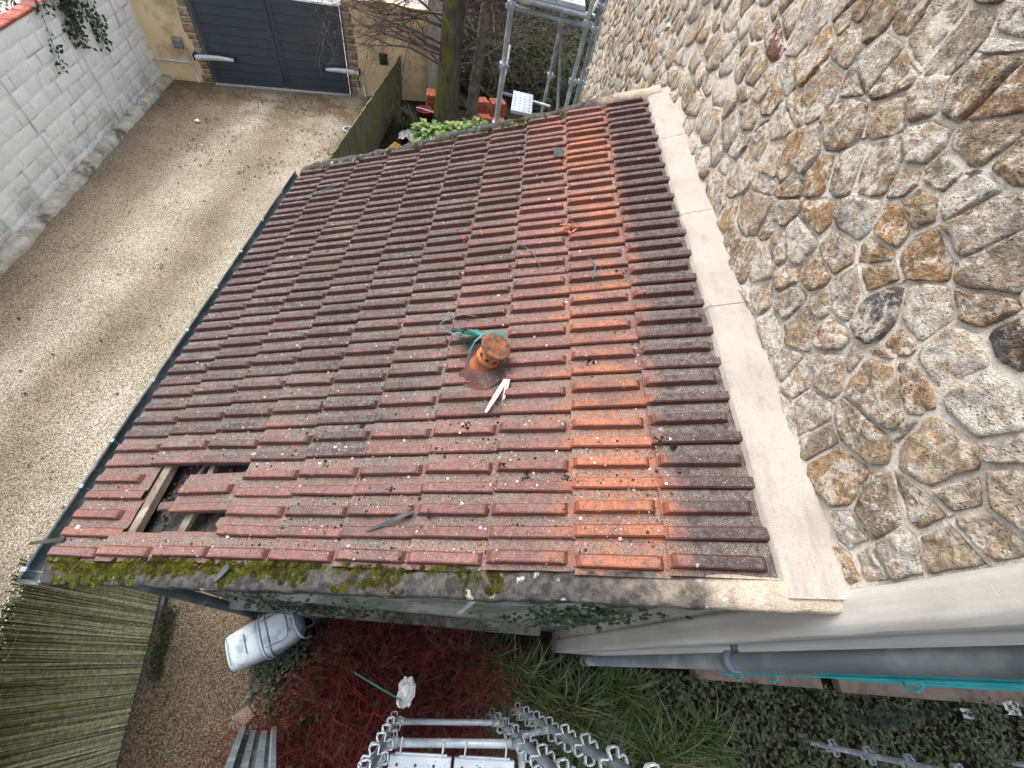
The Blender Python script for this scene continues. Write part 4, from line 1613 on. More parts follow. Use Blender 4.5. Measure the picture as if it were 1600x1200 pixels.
for i in range(4):
    for j in range(7):
        hb.tube([(-1.18 + i * .068, 5.76 + j * .09 + .02 * (i % 2), -1.0599), (-1.18 + i * .068, 5.76 + j * .09 + .02 * (i % 2), -1.0585)], .011, 8)
hb.build('perforation', MAT['black'], dk)
mb = MB()
mb.bbox((-.99, 5.36, .2465), (-.74, 5.6, .33), .03)
mb.build('tool_bag', MAT['maroon'], label='dark red bag on the deck of the rear scaffold', cat='bag')
mb = MB()
mb.grid(lambda a, b: V(-1.1 + a * 1.0, 7.9 + b * 1.4, GZ + .01 + .22 * math.sin(a * PI) * math.sin(b * PI) * (1 + .3 * fbm((a, b, 0), 4))), 14, 14)
mb.build('sand_heap', simple('sand', (.30, .22, .14), (.24, .17, .10), 20, .9, .5, 90), label='low heap of sand below the rear scaffold', cat='heap')

# ================================================================== FRONT: REED SCREEN, BIN, GARDEN
RA, RBv = V(-4.117, -.079, GZ), V(-3.81, -1.408, GZ)
RD = (RBv - RA).normalized()
RN = V(-RD.y, RD.x, 0)
RM = Matrix(((RD.x, RN.x, 0, RA.x), (RD.y, RN.y, 0, RA.y), (0, 0, 1, GZ), (0, 0, 0, 1)))
rf = thing('reed_screen', RM @ V(1.4, 0, 0), 'olive green reed screen fence standing at the edge of the driveway', 'fence')
mb = MB()
x = -.02
while x < 3.4:
    for lay in (0, 1, 2):
        r = rnd.uniform(.0045, .0085)
        h = 1.78 + rnd.uniform(-.10, .07)
        o = -.016 + lay * .016 + rnd.uniform(-.005, .005)
        lean = rnd.gauss(0, .007)
        k = rnd.uniform(1.1, 1.9)
        c = rnd.choice([(.36, .36, .19), (.43, .42, .25), (.29, .31, .14), (.52, .49, .33), (.22, .22, .12)])
        c = tuple(q * k for q in c)
        xx = x + rnd.uniform(-.006, .006)
        mb.tube([RM @ V(xx, o, .03), RM @ V(xx + lean * .5 + rnd.gauss(0, .003), o + rnd.gauss(0, .004), h * .5), RM @ V(xx + lean, o + rnd.gauss(0, .012), h)], [r, r, r * .8], 5, c)
    x += rnd.uniform(.005, .008)
mb.build('reeds', MAT['reed'], rf, True, kind='stuff')
for zc in (.12, .5, .9, 1.3, 1.66):
    mb = MB()
    mb.tube([RM @ V(-.03, .03, zc), RM @ V(1.6, .032, zc + .01), RM @ V(3.4, .03, zc)], .0011, 4)
    mb.build('binding_wire', MAT['galv_dull'], rf)
mb = MB()
mb.box((-.03, -.035, .0), (3.4, .015, .03), M=RM)
mb.build('bottom_rail', MAT['galv_dull'], rf)
mb = MB()
mb.box((-.075, -.03, 0), (-.025, .03, 1.75), M=RM)
mb.build('end_post', MAT['gutter'], rf)
mb = MB()
mb.tube([RM @ V(-.05, .06, .06), RM @ V(.24, .075, .05)], .022, 8)
mb.build('foot_bar', MAT['gutter'], rf)
mb = MB()
mb.bbox((-.14, -.10, 0), (.14, .10, .22), .03, M=Matrix.Translation((-5.15, -.30, GZ)) @ Matrix.Rotation(.3, 4, 'Z'))
mb.build('crate', MAT['black'], label='dark box half hidden behind the reed screen', cat='box')

# pale plastic container lying by the downpipe
bn = thing('plastic_container', (-2.79, -.36, GZ), 'pale grey plastic container lying on the gravel beside the red shrub', 'container')
BM = Matrix.Translation((-2.80, -.365, -3.66)) @ Matrix.Rotation(.56, 4, 'Z') @ Matrix.Rotation(-.06, 4, 'Y')
def superell(w, p=3.2):
    c_, s_ = math.cos(w), math.sin(w)
    return (math.copysign(abs(c_) ** (2 / p), c_), math.copysign(abs(s_) ** (2 / p), s_))
mb = MB()
prof = [(-.335, .13, .10), (-.325, .155, .13), (-.30, .165, .15), (-.08, .185, .165), (-.03, .187, .168)]
n = 32
def ringed(mb, prof):
    vs, fs = [], []
    for (x, a, b) in prof:
        for k in range(n):
            c_, s_ = superell(2 * PI * k / n)
            vs.append(BM @ V(x, a * c_, b * s_))
    for i in range(len(prof) - 1):
        for k in range(n):
            j = (k + 1) % n
            fs.append((i * n + k, i * n + j, (i + 1) * n + j, (i + 1) * n + k))
    fs += [tuple(reversed(range(n))), tuple((len(prof) - 1) * n + k for k in range(n))]
    mb.add(vs, fs)
ringed(mb, prof)
body = mb.build('container_body', MAT['bin'], bn, True)
mb = MB()
ringed(mb, [(-.026, .18, .165), (-.012, .196, .176), (.10, .192, .18), (.22, .175, .165), (.28, .15, .135), (.31, .11, .09), (.32, .05, .04)])
lid = mb.build('container_lid', MAT['bin'], bn, True)
mb = MB()
mb.tube([BM @ V(x, y, .178 - .1 * max(0, x - .17)) for x, y in ((.01, -.12), (.16, -.13), (.205, -.11), (.22, -.05), (.22, .06), (.205, .11), (.16, .13), (.01, .12))], .004, 6)
mb.tube([BM @ V(x, y, .1705) for x, y in ((-.15, -.09), (-.15, .09))], .004, 6)
mb.tube([BM @ V(x, y, .1665) for x, y in ((-.29, -.12), (-.295, .0), (-.29, .12))], .003, 6)
mb.build('panel_seam', MAT['grey_dark_pl'], lid)
for xx, sc, tl in ((-.02, 1.0, .0), (.03, 1.0, .35), (.30, .92, -.9)):
    mb = MB()
    pts = []
    for k in range(25):
        w = -.35 + (PI + .7) * k / 24
        c_, s_ = superell(w, 2.6)
        pts.append(BM @ V(xx + tl * (s_ * .10 - .06) * (1 if tl > 0 else .4), .205 * sc * c_, .19 * sc * s_))
    mb.tube(pts, .010, 8)
    mb.build('hoop_handle', MAT['bin'], bn, True)
mb = MB()
mb.tube([BM @ V(.33, -.1, -.02), BM @ V(.40, -.1, .0), BM @ V(.42, -.05, .01), BM @ V(.38, 0, 0), BM @ V(.33, 0, -.02)], .006, 6)
mb.build('cord_loop', MAT['grey_dark_pl'], bn, True)
mb = MB()
mb.box((-2.46, -.19, GZ), (-2.40, -.115, -3.0))
mb.box((-2.398, -.18, GZ), (-2.36, -.12, -3.1))
mb.build('metal_post', MAT['pvc_grey'], label='short blue grey metal post against the gable wall by the container', cat='post')

# red twigged shrub
def shrub(cx, cy, rx, ry, nst, lab):
    e = thing('red_twig_shrub', (cx, cy, GZ), lab, 'shrub', 'red twigged shrubs in front of the gable')
    mr, mg = MB(), MB()
    for k in range(nst):
        a = rnd.uniform(0, 2 * PI)
        q = rnd.random() ** .6
        p = V(cx + rx * .5 * q * math.cos(a), cy + ry * .5 * q * math.sin(a), GZ)
        d = V(math.cos(a) * q * rx * .85, math.sin(a) * q * ry * .85, rnd.uniform(.45, .85))
        L = rnd.uniform(.6, 1.1)
        c0 = rnd.choice([(.16, .02, .022), (.10, .015, .017), (.21, .032, .03), (.06, .012, .014), (.15, .055, .035)])
        pts = [p]
        dd = d.normalized()
        m = 5
        for i in range(m):
            dd = (dd + V(rnd.gauss(0, .22), rnd.gauss(0, .22), rnd.gauss(0, .16))).normalized()
            pts.append(pts[-1] + dd * L / m)
        if any(q_.x < -2.36 and q_.y > -.66 for q_ in pts):
            continue
        mr.tube(pts, [.0045, .004, .0035, .003, .0022, .0012], 3, c0, False)
        for b_ in range(7):
            i = rnd.randint(2, m)
            q0 = pts[i]
            d3 = (dd + V(rnd.gauss(0, .9), rnd.gauss(0, .9), rnd.gauss(0, .5))).normalized()
            q1 = q0 + d3 * rnd.uniform(.08, .22)
            d4 = (d3 + V(rnd.gauss(0, .4), rnd.gauss(0, .4), .1)).normalized()
            q2 = q1 + d4 * rnd.uniform(.05, .16)
            if q2.x < -2.40 and q2.y > -.66:
                continue
            k_ = rnd.uniform(.7, 1.4)
            mr.tube([q0, q1, q2], [.0028, .002, .001], 3, tuple(x * k_ for x in c0), False)
    for k in range(int(nst * .7)):
        a = rnd.uniform(0, 2 * PI)
        q = rnd.random() ** .5
        p = V(cx + rx * q * math.cos(a), cy + ry * q * math.sin(a), GZ + rnd.uniform(.03, .62))
        c = rnd.choice([(.045, .08, .03), (.06, .10, .05), (.09, .13, .07), (.03, .05, .02)])
        for j in range(4):
            mg.leaf(p, (rnd.uniform(-1, 1), rnd.uniform(-1, 1), rnd.uniform(0, .5)), (0, 0, 1), rnd.uniform(.03, .055), .03, c)
    mr.build('twigs', MAT['redtwig'], e)
    mg.build('leaves', MAT['leaf_dull'], e)


shrub(-1.86, -.76, .52, .46, 380, 'red twigged shrub nearest the pale plastic container')
shrub(-1.35, -.55, .62, .42, 340, 'red twigged shrub below the white paper scrap and front verge')
shrub(-2.0, -1.35, .7, .5, 320, 'red twigged shrub behind the aluminium plank at the bottom')
shrub(-1.0, -1.1, .4, .4, 120, 'red twigged shrub under the front scaffold')

# strap leaved clumps
def clump(cx, cy, n, Lm, lab, spread=.25, green=1.0):
    e = MB()
    for k in range(n):
        w = rnd.uniform(0, 2 * PI)
        el = rnd.uniform(.15, 1.25)
        r = rnd.random() ** .5 * spread
        p = V(cx + r * math.cos(rnd.uniform(0, 6.3)), cy + r * .6 * math.sin(rnd.uniform(0, 6.3)), GZ + rnd.uniform(0, .1))
        d = V(math.cos(w) * math.sin(el), math.sin(w) * math.sin(el), math.cos(el))
        c = rnd.choices([(.055, .095, .024), (.085, .13, .035), (.03, .06, .016), (.17, .155, .08), (.11, .115, .045), (.25, .22, .13)], [28, 22, 22, 8, 14, 4])[0]
        e.blade(p, d, Lm * rnd.uniform(.6, 1.15), rnd.uniform(.010, .019), rnd.uniform(.6, 1.3), tuple(q * green for q in c), 5)
    return e.build('grass_clump', MAT['leaf'], None, label=lab, cat='grass clump', group='strap leaved clumps in the front garden')


for (x, y, n, L, lab) in ((-.62, -.50, 150, .62, 'arching strap leaved clump at the foot of the gable wall'),
                          (-.15, -.62, 150, .62, 'strap leaved clump below the lower end of the concrete band'),
                          (.35, -.78, 170, .66, 'strap leaved clump under the foot of the grey downpipe'),
                          (.95, -.62, 150, .55, 'dark strap leaved clump close under the brown ledge'),
                          (.55, -1.35, 170, .70, 'bright strap leaved clump at the bottom edge beside the scaffold'),
                          (1.25, -1.15, 170, .70, 'yellowish strap leaved clump at the bottom edge near the lone pole'),
                          (1.75, -.95, 120, .55, 'small strap leaved clump in front of the lone pole'),
                          (-.2, -1.15, 120, .6, 'strap leaved clump between the scaffold poles')):
    clump(x, y, int(n * 1.5), L, lab)
mb = MB()
for k in range(15000):
    x = rnd.uniform(.6, 7.5)
    y = -.42 - rnd.random() * 2.2
    h = GZ + .03 + max(0, .16 + .3 * fbm((x, y, 0), 1.6, 3)) * rnd.random()
    c = rnd.choice([(.035, .06, .02), (.05, .085, .028), (.075, .11, .04), (.025, .04, .015), (.10, .095, .05)])
    mb.leaf((x, y, h), (rnd.uniform(-1, 1), rnd.uniform(-1, 1), rnd.uniform(-.1, .6)), (0, 0, 1), rnd.uniform(.04, .085), rnd.uniform(.03, .055), c)
for k in range(3500):
    x = rnd.uniform(-2.7, .8)
    y = -.25 - rnd.random() * 1.9
    c = rnd.choice([(.035, .06, .02), (.05, .085, .035), (.09, .07, .05), (.025, .04, .015)])
    mb.leaf((x, y, GZ + .02 + rnd.random() * .10), (rnd.uniform(-1, 1), rnd.uniform(-1, 1), rnd.uniform(-.1, .5)), (0, 0, 1), rnd.uniform(.03, .06), .03, c)
mb.build('ground_cover', MAT['leaf'], label='low dark ivy ground cover in the front garden', cat='ground cover', kind='stuff')
mb = MB()
for k in range(420):
    x = -2.72 + rnd.gauss(0, .12)
    y = rnd.uniform(-.62, -.2) if k < 260 else rnd.uniform(-1.5, -.6)
    for j in range(3):
        mb.leaf((x, y, GZ + .015 + rnd.random() * .05), (rnd.uniform(-1, 1), rnd.uniform(-1, 1), rnd.uniform(0, .6)), (0, 0, 1), rnd.uniform(.025, .045), .025, rnd.choice([(.10, .17, .12), (.07, .13, .07), (.14, .2, .15)]))
for k in range(190):
    s_ = rnd.uniform(.15, .75)
    p = RM @ V(s_, .10 + rnd.random() * .10, .02 + rnd.random() * .05)
    mb.leaf(p, (rnd.uniform(-1, 1), rnd.uniform(-1, 1), rnd.uniform(0, .6)), (0, 0, 1), rnd.uniform(.03, .05), .03, rnd.choice([(.022, .04, .016), (.03, .055, .02), (.045, .038, .025)]))
mb.build('weeds', MAT['leaf_dull'], label='small weeds growing along the edges of the gravel', cat='weeds', kind='stuff')

# ivy on the gable wall
iv = thing('wall_ivy', (-.35, -.12, GZ), 'ivy creeping over the white panel low on the gable wall', 'ivy')
mb = MB()
for k in range(260):
    x = rnd.gauss(-.36, .16)
    z = -1.35 + rnd.gauss(0, .25) + (x + .3) * 1.0
    mb.leaf((x, -.125 - rnd.random() * .08, z), (rnd.uniform(-1, 1), rnd.uniform(-.6, 0), rnd.uniform(-1, .3)), (0, -1, .3), rnd.uniform(.035, .06), .045, rnd.choice([(.03, .055, .022), (.045, .075, .03), (.02, .04, .018)]))
mb.build('leaves', MAT['leaf'], iv, kind='stuff')
iv2 = thing('creeping_plant', (-2.6, -.12, GZ), 'dark creeper on the gable wall above the container', 'creeper')
mb = MB()
for k in range(420):
    x = rnd.gauss(-2.35, .28)
    z = -2.9 + rnd.gauss(0, .4)
    mb.leaf((x, -.115 - rnd.random() * .06, z), (rnd.uniform(-1, 1), rnd.uniform(-.6, 0), rnd.uniform(-1, .3)), (0, -1, .3), rnd.uniform(.03, .05), .035, rnd.choice([(.025, .05, .022), (.035, .06, .03)]))
mb.build('leaves', MAT['leaf_dull'], iv2, kind='stuff')
mb = MB()
mb.box((-.46, -.135, -1.52), (-.24, -.1005, -1.02))
mb.build('white_panel', MAT['white_wood'], shed)
mb = MB()
mb.box((-.011, -.006, 0), (.011, .006, .58), M=Matrix.Translation((-1.075, -.21, -1.50)) @ Matrix.Rotation(.06, 4, 'Y') @ Matrix.Rotation(-.02, 4, 'X'))
mb.build('white_lath', MAT['white_wood'], label='thin white lath sticking out below the front verge', cat='lath')

# ------------------------------------------------ scaffold in front of the house
fs_ = thing('front_scaffold', (-.9, -.95, GZ), 'galvanised scaffold with perforated steel decks in the front garden', 'scaffold')
def ulug(mb, p, w, s=.034):
    """a welded U bracket on a standard, opening sideways"""
    d = V(math.cos(w), math.sin(w), 0)
    n = V(-math.sin(w), math.cos(w), 0)
    p = Vector(p)
    r0 = .024
    pts = [p + d * r0 + n * s * .55, p + d * (r0 + s * 1.0) + n * s * .75, p + d * (r0 + s * 1.25) + n * s * .45, p + d * (r0 + s * 1.25) - n * s * .45, p + d * (r0 + s * 1.0) - n * s * .75, p + d * r0 - n * s * .55]
    for k in range(len(pts) - 1):
        a, b = pts[k], pts[k + 1]
        t_ = (b - a)
        M = Matrix.Translation((a + b) / 2) @ t_.to_track_quat('X', 'Z').to_matrix().to_4x4()
        L = t_.length / 2 + .002
        mb.box((-L, -.0035, -.016), (L, .0035, .016), M=M)
for (x, y, zt) in ((-1.42, -.91, -.55), (-.524, -.872, -.6), (-.275, -.816, -.6), (3.09, -.94, -.6), (5.6, -1.0, -.6)):
    mb = MB()
    mb.tube([(x, y, GZ), (x, y, zt)], .0242, 14)
    st = mb.build('standard', MAT['galv' if x < 3 else 'galv_dull'], fs_, True)
    mb = MB()
    mb.box((-.07, -.07, 0), (.07, .07, .012), M=Matrix.Translation((x, y, GZ + .002)))
    mb.build('base_plate', MAT['galv_dull'], st)
    z = -3.6
    while z < zt:
        mb = MB()
        for k in range(4):
            ulug(mb, (x, y, z + .03 * (k % 2)), k * PI / 2 + .2)
        mb.build('rosette', MAT['galv'], st)
        z += .42
def fled(a, b, r=.0242, m_='galv'):
    mb = MB()
    mb.tube([a, b], r, 14)
    o = mb.build('ledger', MAT[m_], fs_, True)
    for p, q in ((Vector(a), Vector(b)), (Vector(b), Vector(a))):
        mb = MB()
        d = (q - p).normalized()
        mb.tube([p - d * .015, p + d * .05], r * 1.25, 10)
        mb.build('wedge_head', MAT['galv_dull'], o, True)
fled((-1.38, -.905, -2.02), (-.56, -.875, -2.02))
fled((-1.385, -.89, -2.95), (-.56, -.86, -2.98), .0215)
fled((-.49, -.865, -2.3), (-.30, -.82, -2.3), .02, 'galv_dull')
fled((-1.42, -.95, -2.06), (-1.42, -2.6, -2.06))
fled((-.524, -.91, -2.06), (-.524, -2.6, -2.06))
for (x0, x1) in ((-1.365, -.985), (-.965, -.585)):
    mb = MB()
    mb.bbox((x0, -2.5, -2.045), (x1, -.955, -1.99), .006)
    mb.box((x0 + .03, -.955, -2.03), (x1 - .03, -.945, -2.0))
    dk = mb.build('steel_deck', MAT['deck'], fs_)
    mb = MB()
    for xx in (x0 + .06, x1 - .06):
        mb.tube([(xx, -.95, -2.0), (xx, -.93, -1.985), (xx, -.90, -1.975), (xx, -.872, -1.988)], .006, 6)
    mb.build('deck_hook', MAT['deck'], dk)
    mb = MB()
    for i in range(6):
        for j in range(5):
            px, py = x0 + .05 + i * .056, -1.0 - j * .09 - .02 * (i % 2)
            mb.tube([(px, py, -1.9899), (px, py, -1.9885)], .009, 8)
    mb.build('perforation', MAT['black'], dk)
mb = MB()
mb.bbox((.35, -1.42, -2.9), (1.9, -1.30, -2.86), .006)
mb.build('toe_board', MAT['galv_dull'], fs_)

# ribbed aluminium plank leaning at the bottom edge
ap = thing('aluminium_plank', (-2.5, -1.05, GZ + .6), 'ribbed aluminium plank leaning by the red shrub at the bottom edge', 'plank')
a0, a1 = V(-2.49, -1.035, -3.05), V(-1.86, -1.10, -.9)
ax = (a1 - a0).normalized()
wd = V(.0, -1, 0)
wd = (wd - ax * wd.dot(ax)).normalized()
wd = (V(1, 0, 0) - ax * ax.x).normalized()
nn = ax.cross(wd).normalized()
if nn.dot(Vector(cam.location) - a0) < 0:
    nn = -nn
    wd = -wd
AM = Matrix(((wd.x, ax.x, nn.x, a0.x), (wd.y, ax.y, nn.y, a0.y), (wd.z, ax.z, nn.z, a0.z), (0, 0, 0, 1)))
Lp = (a1 - a0).length
mb = MB()
mb.box((-.10, 0, -.03), (.16, Lp, 0), M=AM)
mb.build('plank_web', MAT['galv_dull'], ap)
for (x0, x1, h) in ((-.10, -.06, .05), (-.02, .02, .025), (.06, .10, .025), (.13, .16, .05)):
    mb = MB()
    mb.box((x0, -.01, 0), (x1, Lp, h), M=AM)
    mb.build('rib', MAT['galv'], ap)

# scraps in the garden
mb = MB()
mb.grid(lambda a, b: V(-1.355 + (a - .5) * .15 * (.35 + .65 * math.sin(b * 2.6 + .3)) + .02 * fbm((a, b, 0), 3), -.79 + b * .20 + .02 * fbm((a, b, 2), 3), -2.83 + .05 * fbm((a, b, 5), 2.5, 4)), 10, 12)
mb.build('paper_scrap', MAT['paper'], label='crumpled white paper caught in the red shrub', cat='paper')
mb = MB()
mb.tube([(-1.80, -.589, -2.87), (-1.57, -.675, -2.83), (-1.375, -.745, -2.80)], .006, 5)
mb.build('green_stem', MAT['teal'], label='thin green strap lying from the shrub to the white paper', cat='strap')
mb = MB()
for k in range(5):
    mb.pebble((-.70 + rnd.uniform(-.08, .08), -.83 + rnd.uniform(-.08, .08), -3.85 + rnd.random() * .1), rnd.uniform(.03, .07), col=(.45, .40, .37))
mb.build('rubble_bag', MAT['crumb'], label='pale lumps of rubble lying behind the front scaffold', cat='rubble')
mb = MB()
mb.grid(lambda a, b: V(5.8 + a * .22, -.55 + b * .14, -3.8 + .06 * fbm((a, b, 1), 3)), 6, 6)
mb.build('foil_scrap', MAT['paper'], label='pale blue scrap of foil at the far right in the ivy', cat='scrap')
mb = MB()
mb.grid(lambda a, b: V(5.15 + a * .14, -.62 + b * .10, -3.8 + .05 * fbm((a, b, 3), 3)), 6, 6)
mb.build('white_scrap', MAT['paper'], label='small white scrap in the ivy left of the foil', cat='scrap')
mb = MB()
mb.bbox((-.1, -.07, 0), (.1, .07, .05), .01, M=Matrix.Translation((-2.86, -1.03, GZ + .01)) @ Matrix.Rotation(.6, 4, 'Z'))
mb.bbox((-.1, -.06, .052), (.08, .06, .09), .01, M=Matrix.Translation((-2.85, -1.03, GZ + .01)) @ Matrix.Rotation(.9, 4, 'Z'))
mb.build('broken_brick', MAT['brownboard'], label='broken brown bricks at the edge of the gravel under the shrub', cat='brick')
mb = MB()
for k in range(20):
    x = 3.3 + k * .035
    mb.tube([(x, -.55, -3.2), (x + .35, -.75, -3.75)], .0015, 3)
    mb.tube([(x + .35, -.55, -3.2), (x, -.75, -3.75)], .0015, 3)
mb.build('wire_mesh', MAT['black'], label='piece of dark wire mesh leaning below the turquoise shutter', cat='mesh')

# ================================================================== LITTER ON THE ROOF
def on_roof(u, v):
    """height of the tile surface near (u, v)"""
    k = u / EX - .03
    f = 1 - (k - math.floor(k))            # 0 at the nose .. 1 at the head
    y = (v / TW) % 1.0 * TW
    h = .025 * (1 - (f * EX) / TL)
    if y < .045:
        h += .019
    elif .098 < y < .147 and .03 < f * EX < .335:
        h += .028
    return h + .002


ROOF_HOLE = lambda u, v: (6.9 < u / EX < 9.1 and -.1 < v / TW < 2.1)
mb = MB()
for k in range(17000):
    if rnd.random() < .5:
        u, v = rnd.uniform(.03, 3.62), rnd.uniform(-.12, 3.9)
    elif rnd.random() < .5:
        u, v = (rnd.randint(1, 9) + .03) * EX + abs(rnd.gauss(0, .03)) + .003, rnd.uniform(-.12, 3.9)
    else:
        u, v = rnd.uniform(.3, 3.62), -.12 + abs(rnd.gauss(0, .55))
    if ROOF_HOLE(u, v) or v > 3.9 or u > 3.66:
        continue
    if u < .37 and rnd.random() < .65:
        continue
    r = min(.0015 + rnd.expovariate(1 / .0021), .010)
    c = rnd.choices([(.62, .60, .56), (.35, .32, .29), (.03, .028, .025), (.07, .05, .04), (.38, .12, .06), (.22, .2, .17)], [20, 24, 26, 16, 5, 9])[0]
    mb.pebble(rp(u, v, on_roof(u, v) + r * .2), r, col=c)
for k in range(110):
    u, v = rnd.uniform(.3, 3.6), -.1 + abs(rnd.gauss(0, 1.1))
    if ROOF_HOLE(u, v) or v > 3.9:
        continue
    r = rnd.uniform(.007, .016)
    c = rnd.choices([(.66, .64, .60), (.5, .46, .42), (.42, .12, .06), (.05, .045, .04)], [5, 3, 2, 3])[0]
    mb.pebble(rp(u, v, on_roof(u, v) + r * .2), r, col=c)
mb.build('roof_grit', MAT['crumb'], label='grit and crumbs of mortar strewn over the roof tiles', cat='grit', kind='stuff')
# tufts and cushions of moss
def moss_patch(mb, cen, r, n, cols, nrm=None):
    for k in range(n):
        w = rnd.uniform(0, 6.28)
        q = r * rnd.random() ** .5
        base = Vector(cen) + V(q * math.cos(w), q * math.sin(w) , 0) if nrm is None else nrm(q * math.cos(w), q * math.sin(w))
        d = V(rnd.gauss(0, .6), rnd.gauss(0, .6), 1).normalized()
        L = rnd.uniform(.004, .010)
        s_ = rnd.uniform(.0012, .0028)
        a = d.cross(V(1, 0, 0)).normalized() * s_
        b = d.cross(a).normalized() * s_
        mb.add([base + a, base - a * .5 + b * .9, base - a * .5 - b * .9, base + d * L], [(0, 1, 3), (1, 2, 3), (2, 0, 3)], rnd.choice(cols))
mg = MB()
YG = [(.27, .28, .04), (.19, .205, .035), (.13, .14, .028), (.34, .33, .055), (.10, .095, .028)]
DG = [(.09, .095, .025), (.14, .13, .03), (.06, .06, .022), (.17, .145, .045)]
def cushion(u, v, h, r, cols):
    """a lump with a fuzzy skin"""
    n, m = 12, 5
    base = rp(u, v, h)
    vs, fs = [], []
    for i in range(m):
        e = (i / (m - 1)) * PI / 2
        for k in range(n):
            w = 2 * PI * k / n
            rr = r * math.cos(e) * (1 + .35 * fbm((math.cos(w) + u * 9, math.sin(w) + v * 9, i), 1.2, 3))
            vs.append(rp(u + rr * math.cos(w), v + rr * math.sin(w), h + r * .42 * math.sin(e) - .004))
    for i in range(m - 1):
        for k in range(n):
            j = (k + 1) % n
            fs.append((i * n + k, (i + 1) * n + k, (i + 1) * n + j, i * n + j))
    mg.add(vs, fs, cols[2])
    moss_patch(mg, base, r, int(24 + 50000 * r * r), cols, nrm=lambda a, b: rp(u + a, v + b, h + r * .42 * math.sqrt(max(0, 1 - (a * a + b * b) / (r * r))) - .003))
for k in range(1000):
    u = rnd.uniform(1.05, 3.62)
    dens = 1 if u > 1.6 else .7
    if rnd.random() > dens or fbm((u, 0, 4), 3.0, 3) < (-.5 if u > 1.9 else -.3):
        continue
    v = -.152 + rnd.gauss(0, .016) - (.055 * rnd.random() if fbm((u, 3, 0), 2.6, 3) > -.1 else 0) - .012 * u / 3.7
    big = u > 2.0
    cushion(u, v, .024, rnd.uniform(.010, .028) * (1 if big else .75), YG if rnd.random() < (.7 if u > 2.2 else .4) else DG)
for k in range(26):
    cushion(rnd.gauss(3.56, .06), -.16 + rnd.gauss(0, .035), .025, rnd.uniform(.014, .030), YG)
for k in range(210):
    u = rnd.uniform(.7, 3.6)
    cushion(u, 3.955 + rnd.gauss(0, .03), .05, rnd.uniform(.012, .03), YG if rnd.random() < .35 else DG)
for k in range(120):                                         # thin moss in the channels
    u = rnd.uniform(.4, 3.5)
    j = rnd.randint(0, 17)
    v = j * TW + rnd.choice([.072, .175]) + rnd.gauss(0, .006)
    if ROOF_HOLE(u, v):
        continue
    cushion(u, v, on_roof(u, v) - .004, rnd.uniform(.006, .014), DG)
mg.build('moss', MAT['moss'], label='yellow green moss cushions on the verges and between tiles', cat='moss', kind='stuff')

# crumbled stuff lying in the hole
hd = MB()
for k in range(260):
    u, v = rnd.uniform(6.95, 8.8) * EX, rnd.uniform(.02, .45)
    hd.pebble(rp(u, v, -.095 + rnd.random() * .02), rnd.uniform(.004, .016), col=rnd.choice([(.06, .05, .045), (.12, .10, .09), (.2, .17, .15), (.22, .09, .06), (.03, .03, .03)]))
hd.build('hole_debris', MAT['crumb'], label='crumbled mortar lying in the hole of the roof', cat='debris', kind='stuff')
# dark clods
cl = MB()
for (u, v) in ((1.15, .12), (1.65, .22), (1.42, .10), (.78, .26), (.97, .27), (1.85, .30), (.35, .42), (1.75, .12), (1.08, .32), (2.1, .38), (1.3, .55), (1.95, .62), (.66, .9), (1.02, .05)):
    for k in range(9):
        cl.pebble(rp(u + rnd.gauss(0, .012), v + rnd.gauss(0, .012), on_roof(u, v) + rnd.uniform(0, .008)), rnd.uniform(.005, .013), col=(.026, .024, .02))
cl.build('clods', MAT['crumb'], label='dark clods of old moss lying on the lower roof', cat='clods', kind='stuff')

# teal strap bundle tied round the vent
sbn = thing('strap_bundle', rp(1.32, 1.17, .03), 'bundle of teal plastic strap tangled behind the terracotta vent', 'strap')
mb = MB()
def ribbon(mb, pts, w=.006, tw=0.3):
    pts = [Vector(p) for p in pts]
    vs, fs = [], []
    m = len(pts)
    for i, p in enumerate(pts):
        t_ = (pts[min(i + 1, m - 1)] - pts[max(i - 1, 0)]).normalized()
        sd_ = t_.cross(V(math.sin(i * tw) * .6, .3, 1)).normalized() * w
        vs += [p - sd_, p + sd_]
    for i in range(m - 1):
        fs.append((2 * i, 2 * i + 1, 2 * i + 3, 2 * i + 2))
    mb.add(vs, fs)
kn = rp(1.235, 1.075, .16)
for k in range(48):
    side = 1 if k < 34 else -1
    e_u = 1.38 + rnd.gauss(.02, .045) if side > 0 else 1.13 + rnd.gauss(0, .02)
    e_v = 1.17 + rnd.gauss(0, .045) if side > 0 else 1.10 + rnd.gauss(0, .03)
    end = rp(e_u, e_v, on_roof(e_u, e_v) + rnd.uniform(.01, .07))
    mid = (kn + end) / 2 + V(rnd.gauss(0, .02), rnd.gauss(0, .02), rnd.uniform(0, .05))
    pts = []
    for i in range(9):
        f = i / 8
        pts.append(kn * (1 - f) ** 2 + mid * 2 * f * (1 - f) + end * f * f)
    ribbon(mb, pts, rnd.uniform(.0035, .007), rnd.uniform(-.5, .5))
mb.build('strap_tails', MAT['teal'], sbn)
mb = MB()
ribbon(mb, [kn + V(0, 0, .005), rp(1.27, 1.03, .165), rp(1.31, .985, .13), rp(1.325, .95, .08), rp(1.33, .92, .05)], .005, 0)
for k in range(1):
    pts = [rp(1.45 + .05 * k, 1.2, .05), rp(1.52 + .05 * k, 1.24 + .02 * k, .06), rp(1.60, 1.27, .05), rp(1.55, 1.33, .06), rp(1.42, 1.36, .07), rp(1.33, 1.34, .05)]
    ribbon(mb, pts, .0035, .2)
mb.build('strap_loop', MAT['teal'], sbn)
